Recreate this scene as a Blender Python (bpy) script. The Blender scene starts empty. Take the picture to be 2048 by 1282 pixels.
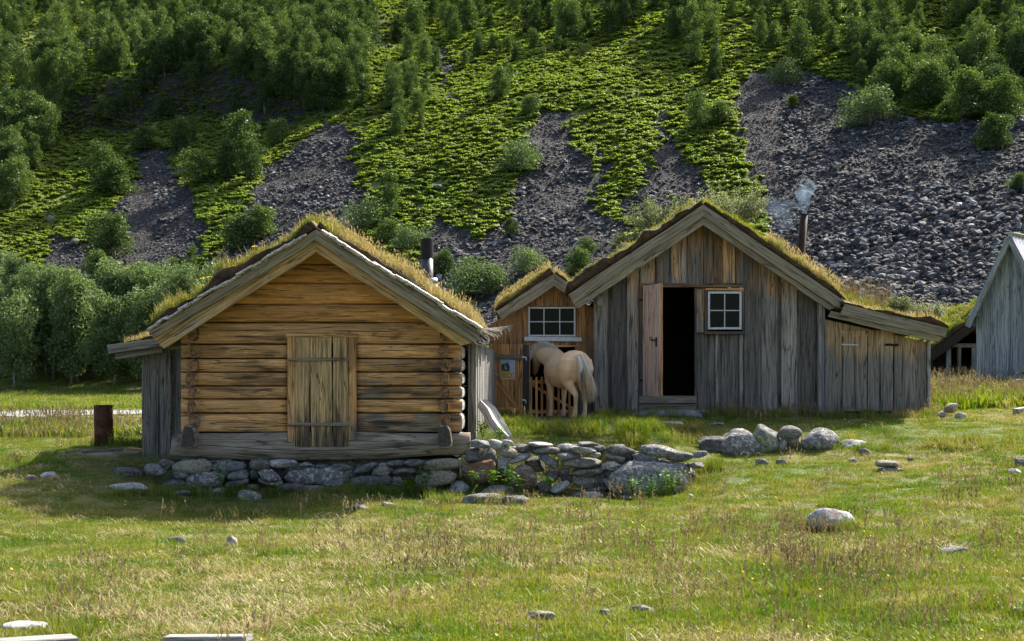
import bpy, math, random
import numpy as np
from mathutils import Vector, Matrix, Euler
rng = np.random.default_rng(7)
random.seed(7)
R = math.radians
S = bpy.context.scene
COL = S.collection
# ---------------------------------------------------------------- camera, sky, sun, exposure
F = 2813.0          # focal length in photograph pixels (photo 2048 wide)
HZ = 770.0          # row of the horizon in the photograph
H = 2.0             # eye level
cam = bpy.data.cameras.new('camera'); cam_o = bpy.data.objects.new('camera', cam); COL.objects.link(cam_o)
cam_o.location = (0, 0, H); cam_o.rotation_euler = (R(90), 0, 0)
cam.sensor_width = 36; cam.lens = 36*F/2048; cam.shift_y = (HZ-641)/2048
cam.clip_end = 3000; cam.clip_start = 0.1
cam.dof.use_dof = True; cam.dof.focus_distance = 25; cam.dof.aperture_fstop = 7.0
S.camera = cam_o
SUN_EL, SUN_AZ = 44.5, 41.0      # azimuth to the right of the viewing direction
sd = Vector((math.cos(R(SUN_EL))*math.sin(R(SUN_AZ)), math.cos(R(SUN_EL))*math.cos(R(SUN_AZ)), math.sin(R(SUN_EL))))
w = bpy.data.worlds.new('World'); S.world = w; w.use_nodes = True
nt = w.node_tree; sky = nt.nodes.new('ShaderNodeTexSky'); sky.sky_type = 'NISHITA'; sky.sun_disc = False
sky.sun_elevation = R(SUN_EL); sky.sun_rotation = R(SUN_AZ); sky.air_density = .8; sky.dust_density = 4.0; sky.ozone_density = .6
bg = nt.nodes['Background']; bg.inputs[1].default_value = 0.125
nt.links.new(sky.outputs[0], bg.inputs[0])
sl = bpy.data.lights.new('sun', 'SUN'); sl.energy = 4.8; sl.angle = R(0.5); sl.color = (1.0, 0.93, 0.8)
so = bpy.data.objects.new('sun', sl); COL.objects.link(so); so.rotation_euler = (-sd).to_track_quat('-Z', 'Y').to_euler()
S.view_settings.view_transform = 'Standard'; S.view_settings.look = 'None'; S.view_settings.exposure = 1.2; S.view_settings.gamma = 1
S.cycles.max_bounces = 6; S.cycles.diffuse_bounces = 3; S.cycles.transparent_max_bounces = 6; S.cycles.volume_bounces = 0; S.cycles.volume_max_steps = 64

# ---------------------------------------------------------------- numeric helpers
def W(px, py, Y): return Vector(((px-1024)/F*Y, Y, H+(HZ-py)/F*Y))
def pxof(X, Y): return 1024+X/Y*F
def _h(ix, iy, iz):
    n = (ix.astype(np.int64)*374761393 + iy.astype(np.int64)*668265263 + iz.astype(np.int64)*2147483647) & 0xffffffff
    n = ((n ^ (n >> 13))*1274126177) & 0xffffffff
    return ((n ^ (n >> 16)) & 0xffff)/65535.0
def vnoise(x, y, z=0.0):
    x = np.asarray(x, float); y = np.asarray(y, float); z = np.asarray(z, float)+0*x
    xi = np.floor(x); yi = np.floor(y); zi = np.floor(z)
    fx = x-xi; fy = y-yi; fz = z-zi
    fx = fx*fx*(3-2*fx); fy = fy*fy*(3-2*fy); fz = fz*fz*(3-2*fz)
    r = 0
    for dx in (0, 1):
        for dy in (0, 1):
            for dz in (0, 1):
                r = r + _h(xi+dx, yi+dy, zi+dz)*(fx if dx else 1-fx)*(fy if dy else 1-fy)*(fz if dz else 1-fz)
    return r
def fbm(x, y, z=0.0, o=4):
    r = 0; a = 0.5; t = 0
    x = np.asarray(x, float); y = np.asarray(y, float); z = np.asarray(z, float)
    for k in range(o):
        r = r+a*vnoise(x*2**k+k*17.3, y*2**k+k*9.1, z*2**k+k*5.7); t += a; a *= 0.5
    return r/t
def sstep(a, b, x):
    t = np.clip((np.asarray(x, float)-a)/(b-a), 0, 1); return t*t*(3-2*t)
def inpoly(px, py, poly):
    px = np.asarray(px, float); py = np.asarray(py, float); c = np.zeros(px.shape, bool); n = len(poly)
    for i in range(n):
        x0, y0 = poly[i]; x1, y1 = poly[(i+1) % n]
        if y0 == y1: continue
        c ^= ((y0 > py) != (y1 > py)) & (px < (x1-x0)*(py-y0)/(y1-y0)+x0)
    return c

# ---------------------------------------------------------------- terrain height
_cp = []
for Y, row in [(4, [(-3000, -1.8), (1024, -1.82), (5000, -1.75)]),
               (10, [(-600, -1.83), (300, -1.87), (1024, -1.87), (1700, -1.82), (2700, -1.7)]),
               (15, [(-500, -1.9), (0, -1.93), (1024, -1.97), (1600, -1.9), (2048, -1.78), (2500, -1.6)]),
               (19, [(-500, -1.75), (0, -1.88), (350, -2.0), (700, -2.02), (1100, -1.98), (1500, -1.9), (2048, -1.62), (2500, -1.45)]),
               (21.3, [(-400, -1.6), (0, -1.72), (350, -1.98), (700, -2.0), (1100, -1.98), (1500, -1.78), (2048, -1.4)]),
               (23.1, [(-300, -1.4), (0, -1.48), (200, -1.6), (350, -1.82), (600, -1.88), (900, -1.9), (1150, -1.88), (1350, -1.85), (1500, -1.58), (1800, -1.4), (2100, -1.2)]),
               (24.15, [(330, -1.72), (600, -1.8), (900, -1.82), (1150, -1.8), (1320, -1.78)]),
               (25.5, [(1400, -1.2), (1640, -1.17), (1800, -1.05)]), (26.5, [(1400, -.92), (1640, -.9), (1850, -.85)]),
               (24.9, [(-300, -1.25), (0, -1.28), (200, -1.26), (400, -1.25), (700, -1.1), (950, -.98), (1200, -1.0), (1330, -1.1), (1500, -1.36), (1800, -1.18), (2100, -1.0)]),
               (27, [(-300, -1.15), (0, -1.15), (300, -1.1), (700, -.95), (1050, -.78), (1400, -.83), (1700, -.82), (2048, -.75)]),
               (28.8, [(-200, -1.12), (300, -1.1), (700, -.9), (1050, -.69), (1400, -.58), (1650, -.6), (1850, -.62), (2048, -.55), (2300, -.5)]),
               (33, [(-300, -1.1), (0, -1.1), (400, -1.1), (1000, -.6), (1500, -.45), (1900, -.4), (2300, -.3)]),
               (44, [(-400, -1.15), (0, -1.12), (500, -1.1), (1000, -.5), (1500, -.15), (1900, .03), (2050, .06), (2500, .3)]),
               (62, [(-400, -1.2), (0, -1.1), (500, -1.05), (1000, -.5), (1500, .2), (2000, .9), (2500, 1.6)])]:
    for px, z in row: _cp.append(((px-1024)/F*Y, Y, z))
_cp = np.array(_cp)
def _U(r2): return np.where(r2 > 1e-12, r2*np.log(np.maximum(r2, 1e-12)), 0)
_n = len(_cp); _A = np.zeros((_n+3, _n+3)); _d = ((_cp[:, None, :2]-_cp[None, :, :2])**2).sum(-1)
_A[:_n, :_n] = _U(_d)+np.eye(_n)*0.04; _P = np.c_[np.ones(_n), _cp[:, :2]]; _A[:_n, _n:] = _P; _A[_n:, :_n] = _P.T
_w = np.linalg.solve(_A, np.r_[_cp[:, 2], 0, 0, 0])
def _tps(X, Y):
    sh = X.shape; X = X.ravel(); Y = Y.ravel(); out = np.zeros(X.shape)
    for s in range(0, len(X), 40000):
        x = X[s:s+40000]; y = Y[s:s+40000]
        d = (x[:, None]-_cp[:, 0])**2+(y[:, None]-_cp[:, 1])**2
        out[s:s+40000] = _U(d)@_w[:_n]+_w[_n]+_w[_n+1]*x+_w[_n+2]*y
    return out.reshape(sh)
def slope_t(X, Y):
    Yb = np.clip(98-0.45*X, 62, 122)+3*(vnoise(X/14, X*0+3.3)-.5)
    return Y-Yb
def gz(X, Y):
    X = np.asarray(X, float); Y = np.asarray(Y, float)
    Yc = np.clip(Y, 4, 62); lim = 0.52*Yc+2
    z = _tps(np.clip(X, -lim, lim), Yc)
    near = 1-sstep(50, 90, Y)
    z = z+near*(0.15*(fbm(X/2.2, Y/2.2, o=3)-.5)+0.07*(fbm(X/.5, Y/.5, 2.0, o=2)-.5))
    z = z+sstep(62, 110, Y)*0.3*(1-sstep(-30, 10, X))
    t = slope_t(X, Y); k = 5.0
    z = z+0.50*np.where(t/k > 30, t, k*np.log1p(np.exp(np.clip(t/k, -40, 30))))
    m = sstep(5, 45, t)
    z = z+m*(5.0*(fbm(X/22, Y/40, 1.7, o=3)-.5)+1.1*(fbm(X/4, Y/7, 4.1, o=3)-.5))
    z = z+sstep(-5, 20, t)*0.5*(vnoise(X/1.6, Y/1.2, 8.8)-.5)
    # rock bands high on the left and on the right
    b = sstep(-78, -52, X)*(1-sstep(-36, -12, X))*(1-.55*sstep(85, 140, t))
    z = z+b*6.5*sstep(66+4*vnoise(X/6, X*0), 71+4*vnoise(X/6, X*0), t)
    b2 = sstep(60, 72, X)
    z = z+b2*0.3*np.maximum(t-62, 0)*(1-sstep(120, 200, t))
    return z+H
def hit(px, py, y0=6.0, y1=420.0):
    """ground point seen at a pixel of the photograph"""
    px = np.atleast_1d(np.asarray(px, float)); py = np.atleast_1d(np.asarray(py, float))
    Ys = np.exp(np.linspace(math.log(y0), math.log(y1), 900))
    out = np.full((len(px), 3), np.nan)
    for i in range(0, len(px), 64):
        a = px[i:i+64]; b = py[i:i+64]
        X = (a[:, None]-1024)/F*Ys; Z = H+(HZ-b[:, None])/F*Ys
        g = gz(X, np.broadcast_to(Ys, X.shape)) >= Z
        k = g.argmax(1); ok = g.any(1)
        Yh = Ys[k]; out[i:i+64, 0] = np.where(ok, (a-1024)/F*Yh, np.nan); out[i:i+64, 1] = Yh
    out[:, 2] = gz(out[:, 0], out[:, 1])
    return out
def hit1(px, py, y0=6.0): return Vector(hit([px], [py], y0)[0])

# ---------------------------------------------------------------- scree and green, in ray space of the slope
SCREE = [[(290, 290), (340, 300), (365, 345), (385, 420), (410, 470), (390, 560), (330, 610), (230, 600), (100, 575), (90, 500), (120, 470), (165, 495), (200, 440), (250, 390), (265, 330)],
         [(640, 250), (710, 245), (718, 330), (735, 440), (720, 500), (700, 620), (430, 640), (410, 560), (440, 470), (500, 400), (520, 340), (590, 300)],
         [(1072, 222), (1130, 228), (1150, 290), (1175, 330), (1200, 420), (1250, 450), (1300, 640), (1100, 720), (820, 720), (815, 560), (850, 470), (885, 430), (960, 480), (1010, 430), (1055, 350), (1065, 260)],
         [(1308, 232), (1334, 235), (1345, 280), (1405, 370), (1420, 450), (1240, 440), (1260, 395), (1310, 330)],
         [(1475, 150), (1600, 140), (1700, 165), (1760, 225), (1900, 250), (2048, 180), (2400, 150), (2400, 800), (1400, 760), (1540, 450), (1500, 340), (1470, 200)],
         [(868, 98), (900, 95), (905, 180), (920, 215), (885, 205), (875, 150)], [(752, 20), (765, 20), (775, 110), (760, 110)],
         [(1185, 300), (1215, 300), (1215, 380), (1190, 370)], [(20, 520), (60, 520), (60, 570), (20, 560)]]
def pix(X, Y, Z): return 1024+X/Y*F, HZ-(Z-H)/Y*F
def scree_mask(X, Y, Z):
    px, py = pix(X, np.maximum(Y, 1), Z)
    px = px+46*(fbm(X/3.5, Y/3.5, 2.2, o=3)-.5)+34*(vnoise(X/.9, Y/.9, 6)-.5); py = py+26*(fbm(X/4, Y/4, 5.5, o=3)-.5)
    m = np.zeros(np.shape(X), bool)
    for p in SCREE: m |= inpoly(px, py, p)
    return m & (slope_t(X, Y) > -8)

# ---------------------------------------------------------------- mesh and object helpers
def link(name, me, parent=None, mat=None):
    o = bpy.data.objects.new(name, me); COL.objects.link(o)
    if parent is not None: o.parent = parent
    if mat is not None and me is not None: me.materials.append(mat)
    return o
def tag(o, label=None, cat=None, group=None, kind=None):
    if label: o['label'] = label
    if cat: o['category'] = cat
    if group: o['group'] = group
    if kind: o['kind'] = kind
    return o
def thing(name, loc, label, cat, group=None):
    o = bpy.data.objects.new(name, None); COL.objects.link(o); o.location = loc; o.empty_display_size = .2
    return tag(o, label, cat, group)
def npmesh(name, V, loops, counts, smooth=True, attrs=None, uv=None):
    me = bpy.data.meshes.new(name); V = np.asarray(V, np.float32)
    me.vertices.add(len(V)); me.vertices.foreach_set('co', V.ravel())
    loops = np.asarray(loops, np.int32).ravel(); counts = np.asarray(counts, np.int32)
    me.loops.add(len(loops)); me.loops.foreach_set('vertex_index', loops)
    me.polygons.add(len(counts)); st = np.zeros(len(counts), np.int32); st[1:] = np.cumsum(counts)[:-1]
    me.polygons.foreach_set('loop_start', st)
    me.polygons.foreach_set('use_smooth', np.full(len(counts), smooth))
    for k, a in (attrs or {}).items():
        at = me.attributes.new(k, 'FLOAT', 'POINT'); at.data.foreach_set('value', np.asarray(a, np.float32))
    if uv is not None:
        l = me.uv_layers.new(name='UVMap'); l.data.foreach_set('uv', np.asarray(uv, np.float32).ravel())
    me.update(calc_edges=True); me.validate()
    return me
class MB:
    """collects boards, beams and tubes; build() links them as ONE mesh object"""
    def __init__(s): s.v = []; s.f = []; s.uv = []; s.tone = []; s.mi = []
    def face(s, idx, uvs, m=0): s.f.append(idx); s.uv.extend(uvs); s.mi.append(m)
    def loft(s, rings, us, tone, closed_ends=True, endm=0, perim=None):
        b = len(s.v); n = len(rings[0]); k = len(rings); ou = random.random()*40; ov = random.random()*40
        for r in rings: s.v.extend([tuple(p) for p in r]); s.tone.extend([tone]*n)
        if perim is None:
            perim = [0]
            for i in range(n): perim.append(perim[-1]+(Vector(rings[0][i])-Vector(rings[0][(i+1) % n])).length)
        for j in range(k-1):
            for i in range(n):
                i2 = (i+1) % n
                s.face((b+j*n+i, b+j*n+i2, b+(j+1)*n+i2, b+(j+1)*n+i),
                       [(ou+us[j], ov+perim[i]), (ou+us[j], ov+perim[i+1]), (ou+us[j+1], ov+perim[i+1]), (ou+us[j+1], ov+perim[i])])
        if closed_ends:
            for j, rev in ((0, True), (k-1, False)):
                idx = [b+j*n+i for i in range(n)]
                c = sum((Vector(p) for p in rings[j]), Vector())/n
                ax = (Vector(rings[j][0])-c); e = ax.normalized(); nn = (Vector(rings[j][1])-c).cross(e)
                f2 = nn.cross(e).normalized() if nn.length > 1e-9 else Vector((0, 0, 1))
                uvs = [((Vector(p)-c).dot(e)+ (0 if endm else ou), (Vector(p)-c).dot(f2)+(0 if endm else ov)) for p in rings[j]]
                if rev: idx = idx[::-1]; uvs = uvs[::-1]
                s.face(tuple(idx), uvs, endm)
    def beam(s, p0, p1, wd, th, nrm=(0, -1, 0), seg=None, jit=.003, ch=.006, tone=None, wd1=None, endm=0, rnd=False, bow=0.0):
        p0 = Vector(p0); p1 = Vector(p1); d = p1-p0; L = d.length; d.normalize(); n = Vector(nrm); n = (n-d*n.dot(d)).normalized(); sd_ = d.cross(n)
        seg = seg or max(2, int(L/.35)); wd1 = wd if wd1 is None else wd1; rings = []; us = []
        ph = random.random()*10; bw = random.uniform(-1, 1)*bow
        for j in range(seg+1):
            t = j/seg; c = p0.lerp(p1, t)+sd_*(bw*math.sin(math.pi*t)); a = (wd*(1-t)+wd1*t)/2; b_ = th/2
            j1 = jit*math.sin(ph+t*7+3*math.sin(t*3+ph)); j2 = jit*random.uniform(-1, 1); a1 = a+j1+j2; a2 = a-j1+jit*random.uniform(-1, 1)
            if rnd:
                m = 12; r = [c+sd_*(math.copysign(abs(math.cos(q))**.7, math.cos(q))*(a1 if math.cos(q) > 0 else a2))+n*(math.copysign(abs(math.sin(q))**.7, math.sin(q))*b_) for q in [2*math.pi*i/m for i in range(m)]]
            else:
                cc = min(ch, a*.5, b_*.8)
                r = [c+sd_*x+n*y for x, y in ((a1-cc, b_), (-a2+cc, b_), (-a2, b_-cc), (-a2, -b_+cc), (-a2+cc, -b_), (a1-cc, -b_), (a1, -b_+cc), (a1, b_-cc))]
                r = r[::-1]
            rings.append(r); us.append(t*L)
        s.loft(rings, us, random.random() if tone is None else tone, endm=endm)
    def vboard(s, x0, x1, zb, zl, zr, Yf, th=.025, tone=None, jit=.004, seg=None):
        """vertical board facing -Y, front face at Yf, slanted top"""
        L = max(zl, zr)-zb
        if L <= .02: return
        seg = seg or max(2, int(L/.3)); rings = []; us = []; c = min(.006, (x1-x0)*.2); ph = random.random()*9
        y0 = Yf+random.uniform(-.002, .002); cup = random.uniform(-.002, .005)
        for j in range(seg+1):
            t = j/seg; e0 = x0+jit*math.sin(ph+t*5)*.7+random.uniform(-jit, jit)*.3; e1 = x1+jit*math.sin(ph*1.7+t*6)*.7+random.uniform(-jit, jit)*.3
            def zz(x): return zb+t*((zl+(zr-zl)*(x-x0)/(x1-x0))-zb)
            xm = (e0+e1)/2
            rings.append([(x, y, zz(x)) for x, y in ((e0, y0+th), (e0, y0+c), (e0+c, y0), (xm, y0-cup), (e1-c, y0), (e1, y0+c), (e1, y0+th))]); us.append(t*L)
        s.loft(rings, us, random.random() if tone is None else tone)
    def tube(s, pts, rad, n=12, tone=.5, endm=0):
        pts = [Vector(p) for p in pts]; rings = []; us = [0]
        for i, p in enumerate(pts):
            d = (pts[min(i+1, len(pts)-1)]-pts[max(i-1, 0)]).normalized(); a = d.orthogonal().normalized() if i == 0 else (a-d*a.dot(d)).normalized(); b = d.cross(a)
            r = rad[i] if isinstance(rad, (list, tuple)) else rad
            rings.append([p+a*(r*math.cos(q))+b*(r*math.sin(q)) for q in [2*math.pi*k/n for k in range(n)]])
            if i: us.append(us[-1]+(p-pts[i-1]).length)
        s.loft(rings, us, tone, endm=endm)
    def build(s, name, mat, parent=None, mats=None, smooth=False):
        org = Vector((0, 0, 0))
        q = parent
        while q is not None: org += Vector(q.location); q = q.parent
        V = np.array(s.v, float)-np.array(org); counts = [len(f) for f in s.f]; loops = [i for f in s.f for i in f]
        me = npmesh(name, V, loops, counts, smooth, {'tone': s.tone}, s.uv)
        for m in (mats or [mat]): me.materials.append(m)
        if mats and len(mats) > 1: me.polygons.foreach_set('material_index', np.array(s.mi, np.int32))
        return link(name, me, parent)

# ---------------------------------------------------------------- node helpers
class NG:
    def __init__(s, name):
        s.m = bpy.data.materials.new(name); s.m.use_nodes = True; s.t = s.m.node_tree; s.t.nodes.clear()
        s.out = s.t.nodes.new('ShaderNodeOutputMaterial')
    def n(s, ty, **kw):
        nd = s.t.nodes.new('ShaderNode'+ty)
        for k, v in kw.items():
            if k.startswith('i_'): nd.inputs[int(k[2:]) if k[2:].isdigit() else k[2:]].default_value = v
            else: setattr(nd, k, v)
        return nd
    def l(s, a, b): s.t.links.new(a, b)
    def val(s, x, inp):
        if hasattr(x, 'is_output'): s.l(x, inp)
        else: inp.default_value = x
    def math(s, op, a, b=0.0, c=0.0, clamp=False):
        m = s.n('Math', operation=op, use_clamp=clamp); s.val(a, m.inputs[0]); s.val(b, m.inputs[1]); s.val(c, m.inputs[2]); return m.outputs[0]
    def mix(s, f, a, b, bt='MIX'):
        m = s.n('Mix', data_type='RGBA', blend_type=bt); s.val(f, m.inputs[0])
        for x, i in ((a, 6), (b, 7)):
            if hasattr(x, 'is_output'): s.l(x, m.inputs[i])
            else: m.inputs[i].default_value = tuple(x)+(1,) if len(x) == 3 else x
        return m.outputs[2]
    def ramp(s, f, stops, interp='LINEAR'):
        r = s.n('ValToRGB'); r.color_ramp.interpolation = interp; e = r.color_ramp.elements
        while len(e) < len(stops): e.new(.5)
        for k, (p, c) in enumerate(stops):
            e[k].position = p; e[k].color = (c, c, c, 1) if not isinstance(c, (tuple, list)) else tuple(c)+(1,)
        s.l(f, r.inputs[0]); return r.outputs[0]
    def noise(s, vec, scale, detail=4, rough=.55, dist=0.0, out=0):
        t = s.n('TexNoise'); t.inputs['Scale'].default_value = scale; t.inputs['Detail'].default_value = detail; t.inputs['Roughness'].default_value = rough; t.inputs['Distortion'].default_value = dist
        if vec is not None: s.l(vec, t.inputs['Vector'])
        return t.outputs[out]
    def mapping(s, vec, scale=(1, 1, 1), loc=(0, 0, 0)):
        m = s.n('Mapping'); m.inputs['Scale'].default_value = scale; m.inputs['Location'].default_value = loc; s.l(vec, m.inputs[0]); return m.outputs[0]
    def attr(s, name, ty='GEOMETRY'): return s.n('Attribute', attribute_name=name, attribute_type=ty).outputs['Fac']
    def pos(s): return s.n('NewGeometry').outputs['Position']
    def bump(s, h, strength=.5, dist=.02):
        b = s.n('Bump'); b.inputs['Strength'].default_value = strength; b.inputs['Distance'].default_value = dist; s.l(h, b.inputs['Height']); return b.outputs[0]
    def principled(s, col, rough=.8, normal=None, **kw):
        p = s.n('BsdfPrincipled')
        if hasattr(col, 'is_output'): s.l(col, p.inputs['Base Color'])
        else: p.inputs['Base Color'].default_value = tuple(col)+(1,)
        s.val(rough, p.inputs['Roughness'])
        if normal is not None: s.l(normal, p.inputs['Normal'])
        for k, v in kw.items(): p.inputs[k.replace('_', ' ')].default_value = v
        s.l(p.outputs[0], s.out.inputs[0]); return p
# ---------------------------------------------------------------- materials
def mat_wood(name, fresh, grey, zlo, zhi, bias=0.0, amp=1.1, tonew=.35, gs=1.0, dark=(.035, .028, .022), darkamt=.35, bump=.35, lum=.45, streak=.6, gr0=.3, patch=0):
    """weathered wood: grain along u; f=1 fresh and warm, f=0 silvery grey"""
    g = NG(name); uv = g.n('UVMap').outputs[0]; tone = g.attr('tone'); P = g.pos()
    z = g.n('SeparateXYZ'); g.l(P, z.inputs[0])
    grain = g.noise(g.mapping(uv, (1.3*gs, 42*gs, 1)), 1.0, 5, .65, .6)
    fine = g.noise(g.mapping(uv, (5*gs, 190*gs, 1)), 1.0, 3, .6)
    strk = g.noise(g.mapping(uv, (.9, 13, 1), (3, 7, 0)), 1.0, 4, .6, .8)
    big = g.noise(g.mapping(P, (1, 1, .55)), 1.6, 3, .6, .5)
    f = g.math('DIVIDE', g.math('SUBTRACT', z.outputs[2], zlo), (zhi-zlo) or 1e-3)
    f = g.math('ADD', f, g.math('MULTIPLY', g.math('SUBTRACT', strk, .5), amp*1.5*streak))
    f = g.math('ADD', f, g.math('MULTIPLY', g.math('SUBTRACT', big, .5), amp*1.3))
    f = g.math('ADD', f, g.math('MULTIPLY', g.math('SUBTRACT', tone, .5), tonew*1.3))
    f = g.math('ADD', f, bias, clamp=True)
    f = g.ramp(f, [(.2, 0.0), (.8, 1.0)], 'EASE')
    c = g.mix(f, grey, fresh)
    lumv = g.math('ADD', 1-lum*.5, g.math('MULTIPLY', tone, lum))
    gr = g.ramp(grain, [(.34, gr0), (.5, .92), (.66, 1.3-gr0*.2)]); c = g.mix(1.0, c, gr, 'MULTIPLY')
    if patch:
        pn = g.noise(g.mapping(uv, (.8, 4.5, 1), (21, 4, 0)), 1.0, 5, .6, .9); c = g.mix(1.0, c, g.ramp(pn, [(.4, 1-patch*.45), (.47, 1.0), (.58, 1.0), (.62, 1+patch*.35)]), 'MULTIPLY')
    fr = g.ramp(fine, [(.32, .6), (.66, 1.2)]); c = g.mix(.8, c, fr, 'MULTIPLY')
    cmb = g.n('CombineColor'); [g.l(lumv, cmb.inputs[i]) for i in range(3)]
    c = g.mix(1.0, c, cmb.outputs[0], 'MULTIPLY')
    dk = g.ramp(g.noise(g.mapping(uv, (.7, 8, 1), (11, 2, 0)), 1.0, 4, .6, .4), [(.52, 0.0), (.72, 1.0)])
    c = g.mix(g.math('MULTIPLY', dk, darkamt), c, dark)
    # knots
    vo = g.n('TexVoronoi', feature='F1'); vo.inputs['Scale'].default_value = 1.0; g.l(g.mapping(uv, (2.1, 6.5, 1)), vo.inputs['Vector'])
    kn = g.ramp(vo.outputs['Distance'], [(.04, 1.0), (.11, 0.0)]); c = g.mix(g.math('MULTIPLY', kn, .75), c, (.06, .03, .015))
    # long drying cracks
    cr = g.noise(g.mapping(uv, (.45, 9, 1), (5, 5, 0)), 1.0, 2, .5, .25)
    ck = g.ramp(g.math('ABSOLUTE', g.math('SUBTRACT', cr, .48)), [(.0, 1.0), (.02, 0.0)]); c = g.mix(g.math('MULTIPLY', ck, .8), c, (.02, .014, .01))
    h = g.math('ADD', g.math('MULTIPLY', grain, .7), g.math('MULTIPLY', fine, .3)); h = g.math('SUBTRACT', h, g.math('MULTIPLY', ck, .8))
    g.principled(c, .85, g.bump(h, bump, .012)); g.m.node_tree.nodes['Principled BSDF'].inputs['Specular IOR Level'].default_value = .25
    return g.m
def mat_end(name, c1, c2, sc=26):
    g = NG(name); uv = g.n('UVMap').outputs[0]; P = g.pos()
    ln = g.n('VectorMath', operation='LENGTH'); g.l(uv, ln.inputs[0])
    r = g.math('SINE', g.math('ADD', g.math('MULTIPLY', ln.outputs['Value'], sc*8), g.math('MULTIPLY', g.noise(P, 9, 3), 9)))
    c = g.mix(g.math('MULTIPLY_ADD', r, .25, .5), c1, c2)
    n = g.noise(P, 14, 5, .7); c = g.mix(g.ramp(n, [(.4, 0.0), (.62, 1.0)]), c, (.05, .035, .025))
    g.principled(c, .85, g.bump(n, .4, .02)); return g.m
def mat_rock(name, c1, c2, lich=(.42, .42, .38), lamt=.5, sc=1.0, yel=0.0, brown=0.0, obj=True):
    g = NG(name); tc = g.n('TexCoord').outputs['Object']; oi = g.n('ObjectInfo').outputs['Random']
    v = g.n('VectorMath', operation='ADD'); g.l(tc, v.inputs[0]); cb = g.n('CombineXYZ'); g.l(g.math('MULTIPLY', oi, 37.0), cb.inputs[0]); g.l(cb.outputs[0], v.inputs[1]); v = v.outputs[0]
    n1 = g.noise(v, 2.2*sc, 5, .65); n2 = g.noise(v, 9*sc, 6, .7); n3 = g.noise(v, 34*sc, 4, .7)
    st = g.noise(g.mapping(v, (1, 1, 7)), 3*sc, 4, .6, .5)
    c = g.mix(g.ramp(n1, [(.35, 0.0), (.65, 1.0)]), c1, c2)
    c = g.mix(.6, c, g.ramp(st, [(.3, .55), (.68, 1.15)]), 'MULTIPLY')
    c = g.mix(.9, c, g.ramp(n3, [(.38, .4), (.62, 1.4)]), 'MULTIPLY')
    lm = g.math('MULTIPLY', g.ramp(n2, [(.52, 0.0), (.58, 1.0)]), lamt); c = g.mix(lm, c, lich)
    lm2 = g.math('MULTIPLY', g.ramp(g.noise(g.mapping(v, loc=(4, 4, 4)), 13*sc, 5, .7), [(.58, 0.0), (.62, 1.0)]), .55); c = g.mix(lm2, c, (.035, .033, .03))
    if yel: c = g.mix(g.math('MULTIPLY', g.ramp(g.noise(g.mapping(v, loc=(9, 1, 4)), 7*sc, 4, .6), [(.54, 0.0), (.6, 1.0)]), yel), c, (.33, .36, .08))
    if brown: c = g.mix(g.math('MULTIPLY', g.ramp(g.noise(g.mapping(v, loc=(2, 8, 4)), 3*sc, 4, .6), [(.45, 0.0), (.6, 1.0)]), brown), c, (.16, .07, .025))
    h = g.math('ADD', g.math('MULTIPLY', n2, .6), g.math('MULTIPLY', n3, .3)); h = g.math('ADD', h, g.math('MULTIPLY', st, .5))
    g.principled(c, .9, g.bump(h, .7, .04)); g.m.node_tree.nodes['Principled BSDF'].inputs['Specular IOR Level'].default_value = .3
    return g.m
def mat_leaf(name, stops, trans=.35, nsc=.4, rnd=.35, rough=.6, tonew=.3, z=1.0):
    """foliage: colour varies over the ground, with the plant and with the blade"""
    g = NG(name); P = g.pos(); tone = g.attr('tone'); oi = g.n('ObjectInfo').outputs['Random']
    n = g.noise(P, nsc, 4, .6); f = g.math('ADD', g.math('MULTIPLY_ADD', n, 1.7, -.35), g.math('MULTIPLY', g.math('SUBTRACT', oi, .5), rnd))
    f = g.math('ADD', f, g.math('MULTIPLY', g.math('SUBTRACT', tone, .5), tonew), clamp=True)
    c = g.ramp(f, stops)
    d = g.n('BsdfDiffuse'); g.l(c, d.inputs[0]); tr = g.n('BsdfTranslucent'); hs = g.n('HueSaturation'); hs.inputs['Saturation'].default_value = 1.15; hs.inputs['Value'].default_value = 1.25; g.l(c, hs.inputs['Color']); g.l(hs.outputs[0], tr.inputs[0])
    m = g.n('MixShader'); m.inputs[0].default_value = trans; g.l(d.outputs[0], m.inputs[1]); g.l(tr.outputs[0], m.inputs[2])
    gl = g.n('BsdfGlossy'); gl.inputs['Roughness'].default_value = .45; gl.inputs[0].default_value = (.6, .6, .55, 1)
    m2 = g.n('MixShader'); m2.inputs[0].default_value = .04; g.l(m.outputs[0], m2.inputs[1]); g.l(gl.outputs[0], m2.inputs[2]); g.l(m2.outputs[0], g.out.inputs[0]); return g.m
def mat_plain(name, col, rough=.7, metal=0.0, var=.35, sc=12, bump=.2, spec=.4):
    g = NG(name); tc = g.n('TexCoord').outputs['Object']; n = g.noise(tc, sc, 5, .65)
    c = g.mix(1.0, col, g.ramp(n, [(.3, 1-var), (.7, 1+var*.4)]), 'MULTIPLY')
    p = g.principled(c, rough, g.bump(n, bump, .01)); p.inputs['Metallic'].default_value = metal; p.inputs['Specular IOR Level'].default_value = spec; return g.m

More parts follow.
